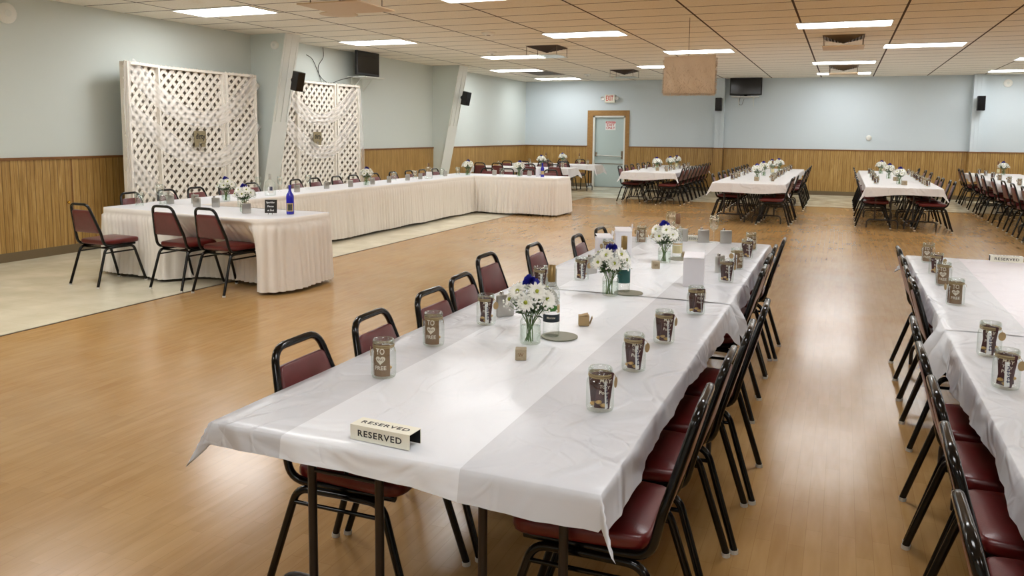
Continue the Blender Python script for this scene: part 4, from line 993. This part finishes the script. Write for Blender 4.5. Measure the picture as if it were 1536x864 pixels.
# ------------------------------------------------------------------ flasks, glasses, mugs
def make_flask():
    e = empty('hip_flask', 'flask', 'flask')
    o = round_poly([(-.046, -.012), (.046, -.012), (.046, .012), (-.046, .012)], .0115, 3)
    MB().cushion(o, 0, .105, .006, 0).build('body', M['chrome'], e)
    MB().cyl(.010, .104, .120, 14, TR((-.018, 0, 0))).box((-.030, -.003, .103), (-.012, .003, .112)).build('cap', M['cap_steel'], e); return e
FK = make_flask(); 
def make_wine():
    e = empty('wine_glass', 'wine glass', 'glass')
    MB().lathe([(.034, 0), (.034, .002), (.006, .006), (.0035, .012), (.0035, .085), (.010, .095), (.030, .115), (.038, .145), (.036, .180), (.031, .212), (.0295, .212), (.034, .180), (.036, .146), (.028, .117), (.001, .100)], 24).build('glass', M['glass'], e)
    t = MB(); tmp = MB(); text_mb(tmp, 'BRIDE', .018, Matrix(), 0, wmax=.045); t.add([((.0375) * math.cos(-1.4 + q[0] / .0375), .0375 * math.sin(-1.4 + q[0] / .0375), .183 + q[1]) for q in tmp.v], tmp.f); t.build('lettering', M['print'], e); return e
WG = make_wine()
def make_mug():
    e = empty('beer_mug', 'mug', 'mug')
    MB().lathe([(.036, 0), (.040, .004), (.038, .05), (.040, .135), (.0375, .135), (.035, .05), (.035, .015), (.001, .013)], 20).build('glass', M['glass'], e)
    MB().tube(fillet([(.038, 0, .110), (.080, 0, .115), (.080, 0, .035), (.038, 0, .030)], .03, 5), .007, 8).build('handle', M['glass'], e); return e
MG = make_mug(); bpy.context.view_layer.update()
FKT, WGT, MGT = tree(FK), tree(WG), tree(MG); fu, wu, mu = [False], [False], [False]
for i, (x, y, rz, lab) in enumerate([(-1.435, 3.43, .9, 'beside the third jar in the left row'), (-1.50, 4.22, .5, 'beside the fourth jar in the left row'), (-1.40, 4.72, 1.1, 'behind the fifth jar in the left row'), (-1.30, 6.36, .3, 'leftmost at the far end'),
                                     (-1.17, 6.50, .2, 'behind the far daisies'), (-1.0, 6.50, .35, 'left of the engraved wine glass'), (-.83, 6.54, .3, 'right of the engraved wine glass'), (-.68, 5.12, 1.2, 'between jars in the right row')]):
    put(FKT, fu, (x, y, .742), rz, 'steel hip flask on the nearest table, ' + lab, 'steel hip flasks')
for i, (x, y, rz) in enumerate([(-7.22, 7.12, .3), (-7.0, 7.28, .3), (-6.48, 7.05, .3), (-5.70, 6.64, .9), (-6.66, 6.95, .2), (-7.1, 9.32, 1.2), (-7.15, 10.1, 1.2), (-7.06, 10.60, 1.3), (-7.10, 11.3, 1.3), (-7.12, 11.85, 1.2), (-7.16, 12.55, 1.1), (-7.15, 13.0, 1.2), (-7.25, 14.2, 1.2), (-6.56, 15.05, .1), (-6.05, 15.2, .1), (-5.85, 15.2, .1), (-7.02, 8.2, 1)]):
    put(FKT, fu, (x, y, .745), rz, 'steel hip flask on the head table, %s along from the near arm' % (ORD[i] if i < 16 else 'seventeenth'), 'steel hip flasks')
for x, y, lab, s in [(-.92, 6.50, 'engraved wine glass between two flasks at the far end of the nearest table', 1.05), (-1.27, 6.52, 'engraved wine glass behind the far daisies of the nearest table', 1.1), (-7.25, 7.0, 'wine glass near the wall end of the near arm', 1.1), (-7.38, 9.3, 'wine glass beside the flask on the long side', 1), (-7.3, 9.85, 'wine glass farther along the long side', 1), (-7.3, 8.75, 'wine glass beside the large clear jug bottle', 1.1)]:
    put(WGT, wu, (x, y, .745), .3, lab, 'wine glasses', s)
for i, (x, y) in enumerate([(-7.3, 6.75), (-7.12, 6.92), (-7.30, 11.5), (-7.35, 12.4), (-7.35, 13.15), (-7.4, 14.35), (-7.32, 14.9), (-6.42, 15.1), (-6.25, 7.2), (-7.2, 8.0)]):
    put(MGT, mu, (x, y, .745), -.6, 'clear glass beer mug on the head table, %s from the near end' % ORD[i], 'glass beer mugs', 1.1)

# ------------------------------------------------------------------ boxes, cubes, signs
def gift_box(x, y, rz, w, h, lab, flap=True):
    e = empty('gift_box', lab, 'box', (x, y, .742), rz)
    MB().bbox((-w / 2, -w / 2, 0), (w / 2, w / 2, h), .001).build('carton', M['box'], e)
    f = MB().box((-w / 2, -.0005, 0), (w / 2, .0005, w * .98), TR((0, -w / 2, h + .002), rx=-PI / 2 + .18)); f.build('lid_flap', M['box'], e)
    if flap: MB().box((-.0006, -w * .45, 0), (.0006, w * .1, w * .45), TR((w / 2, 0, h), ry=.1)).build('side_flap', M['box'], e)
gift_box(-1.52, 5.42, .5, .105, .14, 'white paper gift box nearest the chairs, left of the pair'); gift_box(-1.43, 5.60, .35, .115, .17, 'taller white paper gift box behind the middle daisies'); gift_box(-.755, 4.60, .12, .115, .165, 'white paper gift box standing alone in the right row')
def cube(x, y, rz, s, lab, z=.742, letters=True):
    e = empty('wooden_block', lab, 'block', (x, y, z), rz)
    MB().bbox((-s, -s, 0), (s, s, 2 * s), .0015).build('block', M['woodcube'], e)
    if letters:
        t = MB(); text_mb(t, 'W', s * .9, TR((0, -s - .0004, s), rx=PI / 2), .0002); t.build('lettering', M['koozie_b'], e)
cube(-1.10, 2.79, .35, .021, 'small wooden block in front of the nearest daisies'); cube(-1.08, 5.09, .35, .024, 'small wooden block in front of the far daisies'); cube(-1.0, 5.66, .3, .019, 'small wooden block behind the far daisies')
for x, y, w in ((1.05, 16.05, 'third far table, nearer one'), (.99, 17.5, 'third far table, farther one'), (-1.5, 15.95, 'second far table'), (-4.1, 19.2, 'exit door table')): cube(x, y, .2, .04, 'small wooden block on the ' + w)
kb = empty('kraft_box', 'small opened kraft box beside the clear wine bottle', 'box', (-1.045, 3.42, .742), .35)
MB().bbox((-.024, -.022, 0), (.024, .022, .044), .001).build('carton', M['kraft'], kb); MB().box((0, -.022, 0), (.0012, .022, .034), TR((.026, 0, .006), ry=.35)).box((0, -.022, 0), (.0012, .022, .03), TR((-.01, 0, .0445), ry=1.3)).build('lid_flap', M['kraft'], kb)
def reserved(x, y, rz, w, lab):
    e = empty('reserved_sign', lab, 'sign', (x, y, .742), rz, 'reserved signs')
    h, d, t_ = .043, .06, .002
    p = [(-d / 2, 0), (-d / 2, h), (d / 2, h), (d / 2, 0), (d / 2 - t_, 0), (d / 2 - t_, h - t_), (-d / 2 + t_, h - t_), (-d / 2 + t_, 0)]
    # U channel swept along X
    T = Matrix(((0, 0, 1, -w / 2), (1, 0, 0, 0), (0, 1, 0, 0), (0, 0, 0, 1)))
    n = len(p); v = [(a, b, 0) for a, b in p] + [(a, b, w) for a, b in p]
    f = [(i, (i + 1) % n, n + (i + 1) % n, n + i) for i in range(n)] + [(0, 7, 6, 1), (1, 6, 5, 2), (2, 5, 4, 3), (8, 9, 14, 15), (9, 10, 13, 14), (10, 11, 12, 13)]
    MB().add(v, f, T=T).build('plate', M['signcream'], e)
    MB().box((-w / 2 + .001, -d / 2 + t_ + .0003, 0), (w / 2 - .001, -d / 2 + t_ + .001, h - t_ - .001)).box((-w / 2 + .001, d / 2 - t_ - .001, 0), (w / 2 - .001, d / 2 - t_ - .0003, h - t_ - .001)).box((-w / 2 + .001, -d / 2 + t_, h - t_ - .0012), (w / 2 - .001, d / 2 - t_, h - t_ - .0004)).build('dark_inside', M['signblack'], e)
    t = MB(); text_mb(t, 'RESERVED', .025, TR((0, -d / 2 - .0004, h * .48), rx=PI / 2), .0003, spacing=1.15, wmax=w * .74); text_mb(t, 'RESERVED', .025, TR((0, 0, h + .0003)), .0003, spacing=1.15, wmax=w * .80)
    text_mb(t, 'RESERVED', .025, TR((0, d / 2 + .0004, h * .48), rx=PI / 2, rz=PI), .0003, spacing=1.15, wmax=w * .74)
    t.build('lettering', M['signblack'], e)
reserved(-1.142, 1.872, -.05, .195, 'cream RESERVED sign at the near end of the nearest table'); reserved(-1.08, 6.58, .08, .17, 'cream RESERVED sign behind the flasks at the far end'); reserved(1.09, 6.44, .0, .2, 'cream RESERVED sign on the right edge table')
cbd = empty('chalkboard_sign', 'small black message board beside the blue bottle on the near arm', 'sign', (-5.43, 6.69, .745), .42)
MB().bbox((-.062, -.003, .012), (.062, .003, .15), .001, TR(rx=-.12)).build('board', M['chalk'], cbd)
t = MB()
for k, w in enumerate(('Sparkler', 'Pieces', 'at End')): text_mb(t, w, .026, TR((0, -.004, .122 - .041 * k), rx=PI / 2 - .12), .0003)
t.build('lettering', M['card'], cbd); MB().tube([(-.02, -.03, 0), (-.02, 0, .02)], .003, 5).tube([(.02, -.03, 0), (.02, 0, .02)], .003, 5).tube([(0, .0, .06), (0, .05, 0)], .003, 5).build('stand', M['cap_steel'], cbd)
tag(MB().bbox((-.03, -.03, 0), (.03, .03, .15), .001).build('gift_box', M['box'], None, (-5.62, 15.05, .745)), 'narrow white carton beside the blue bottle on the far arm', 'box')
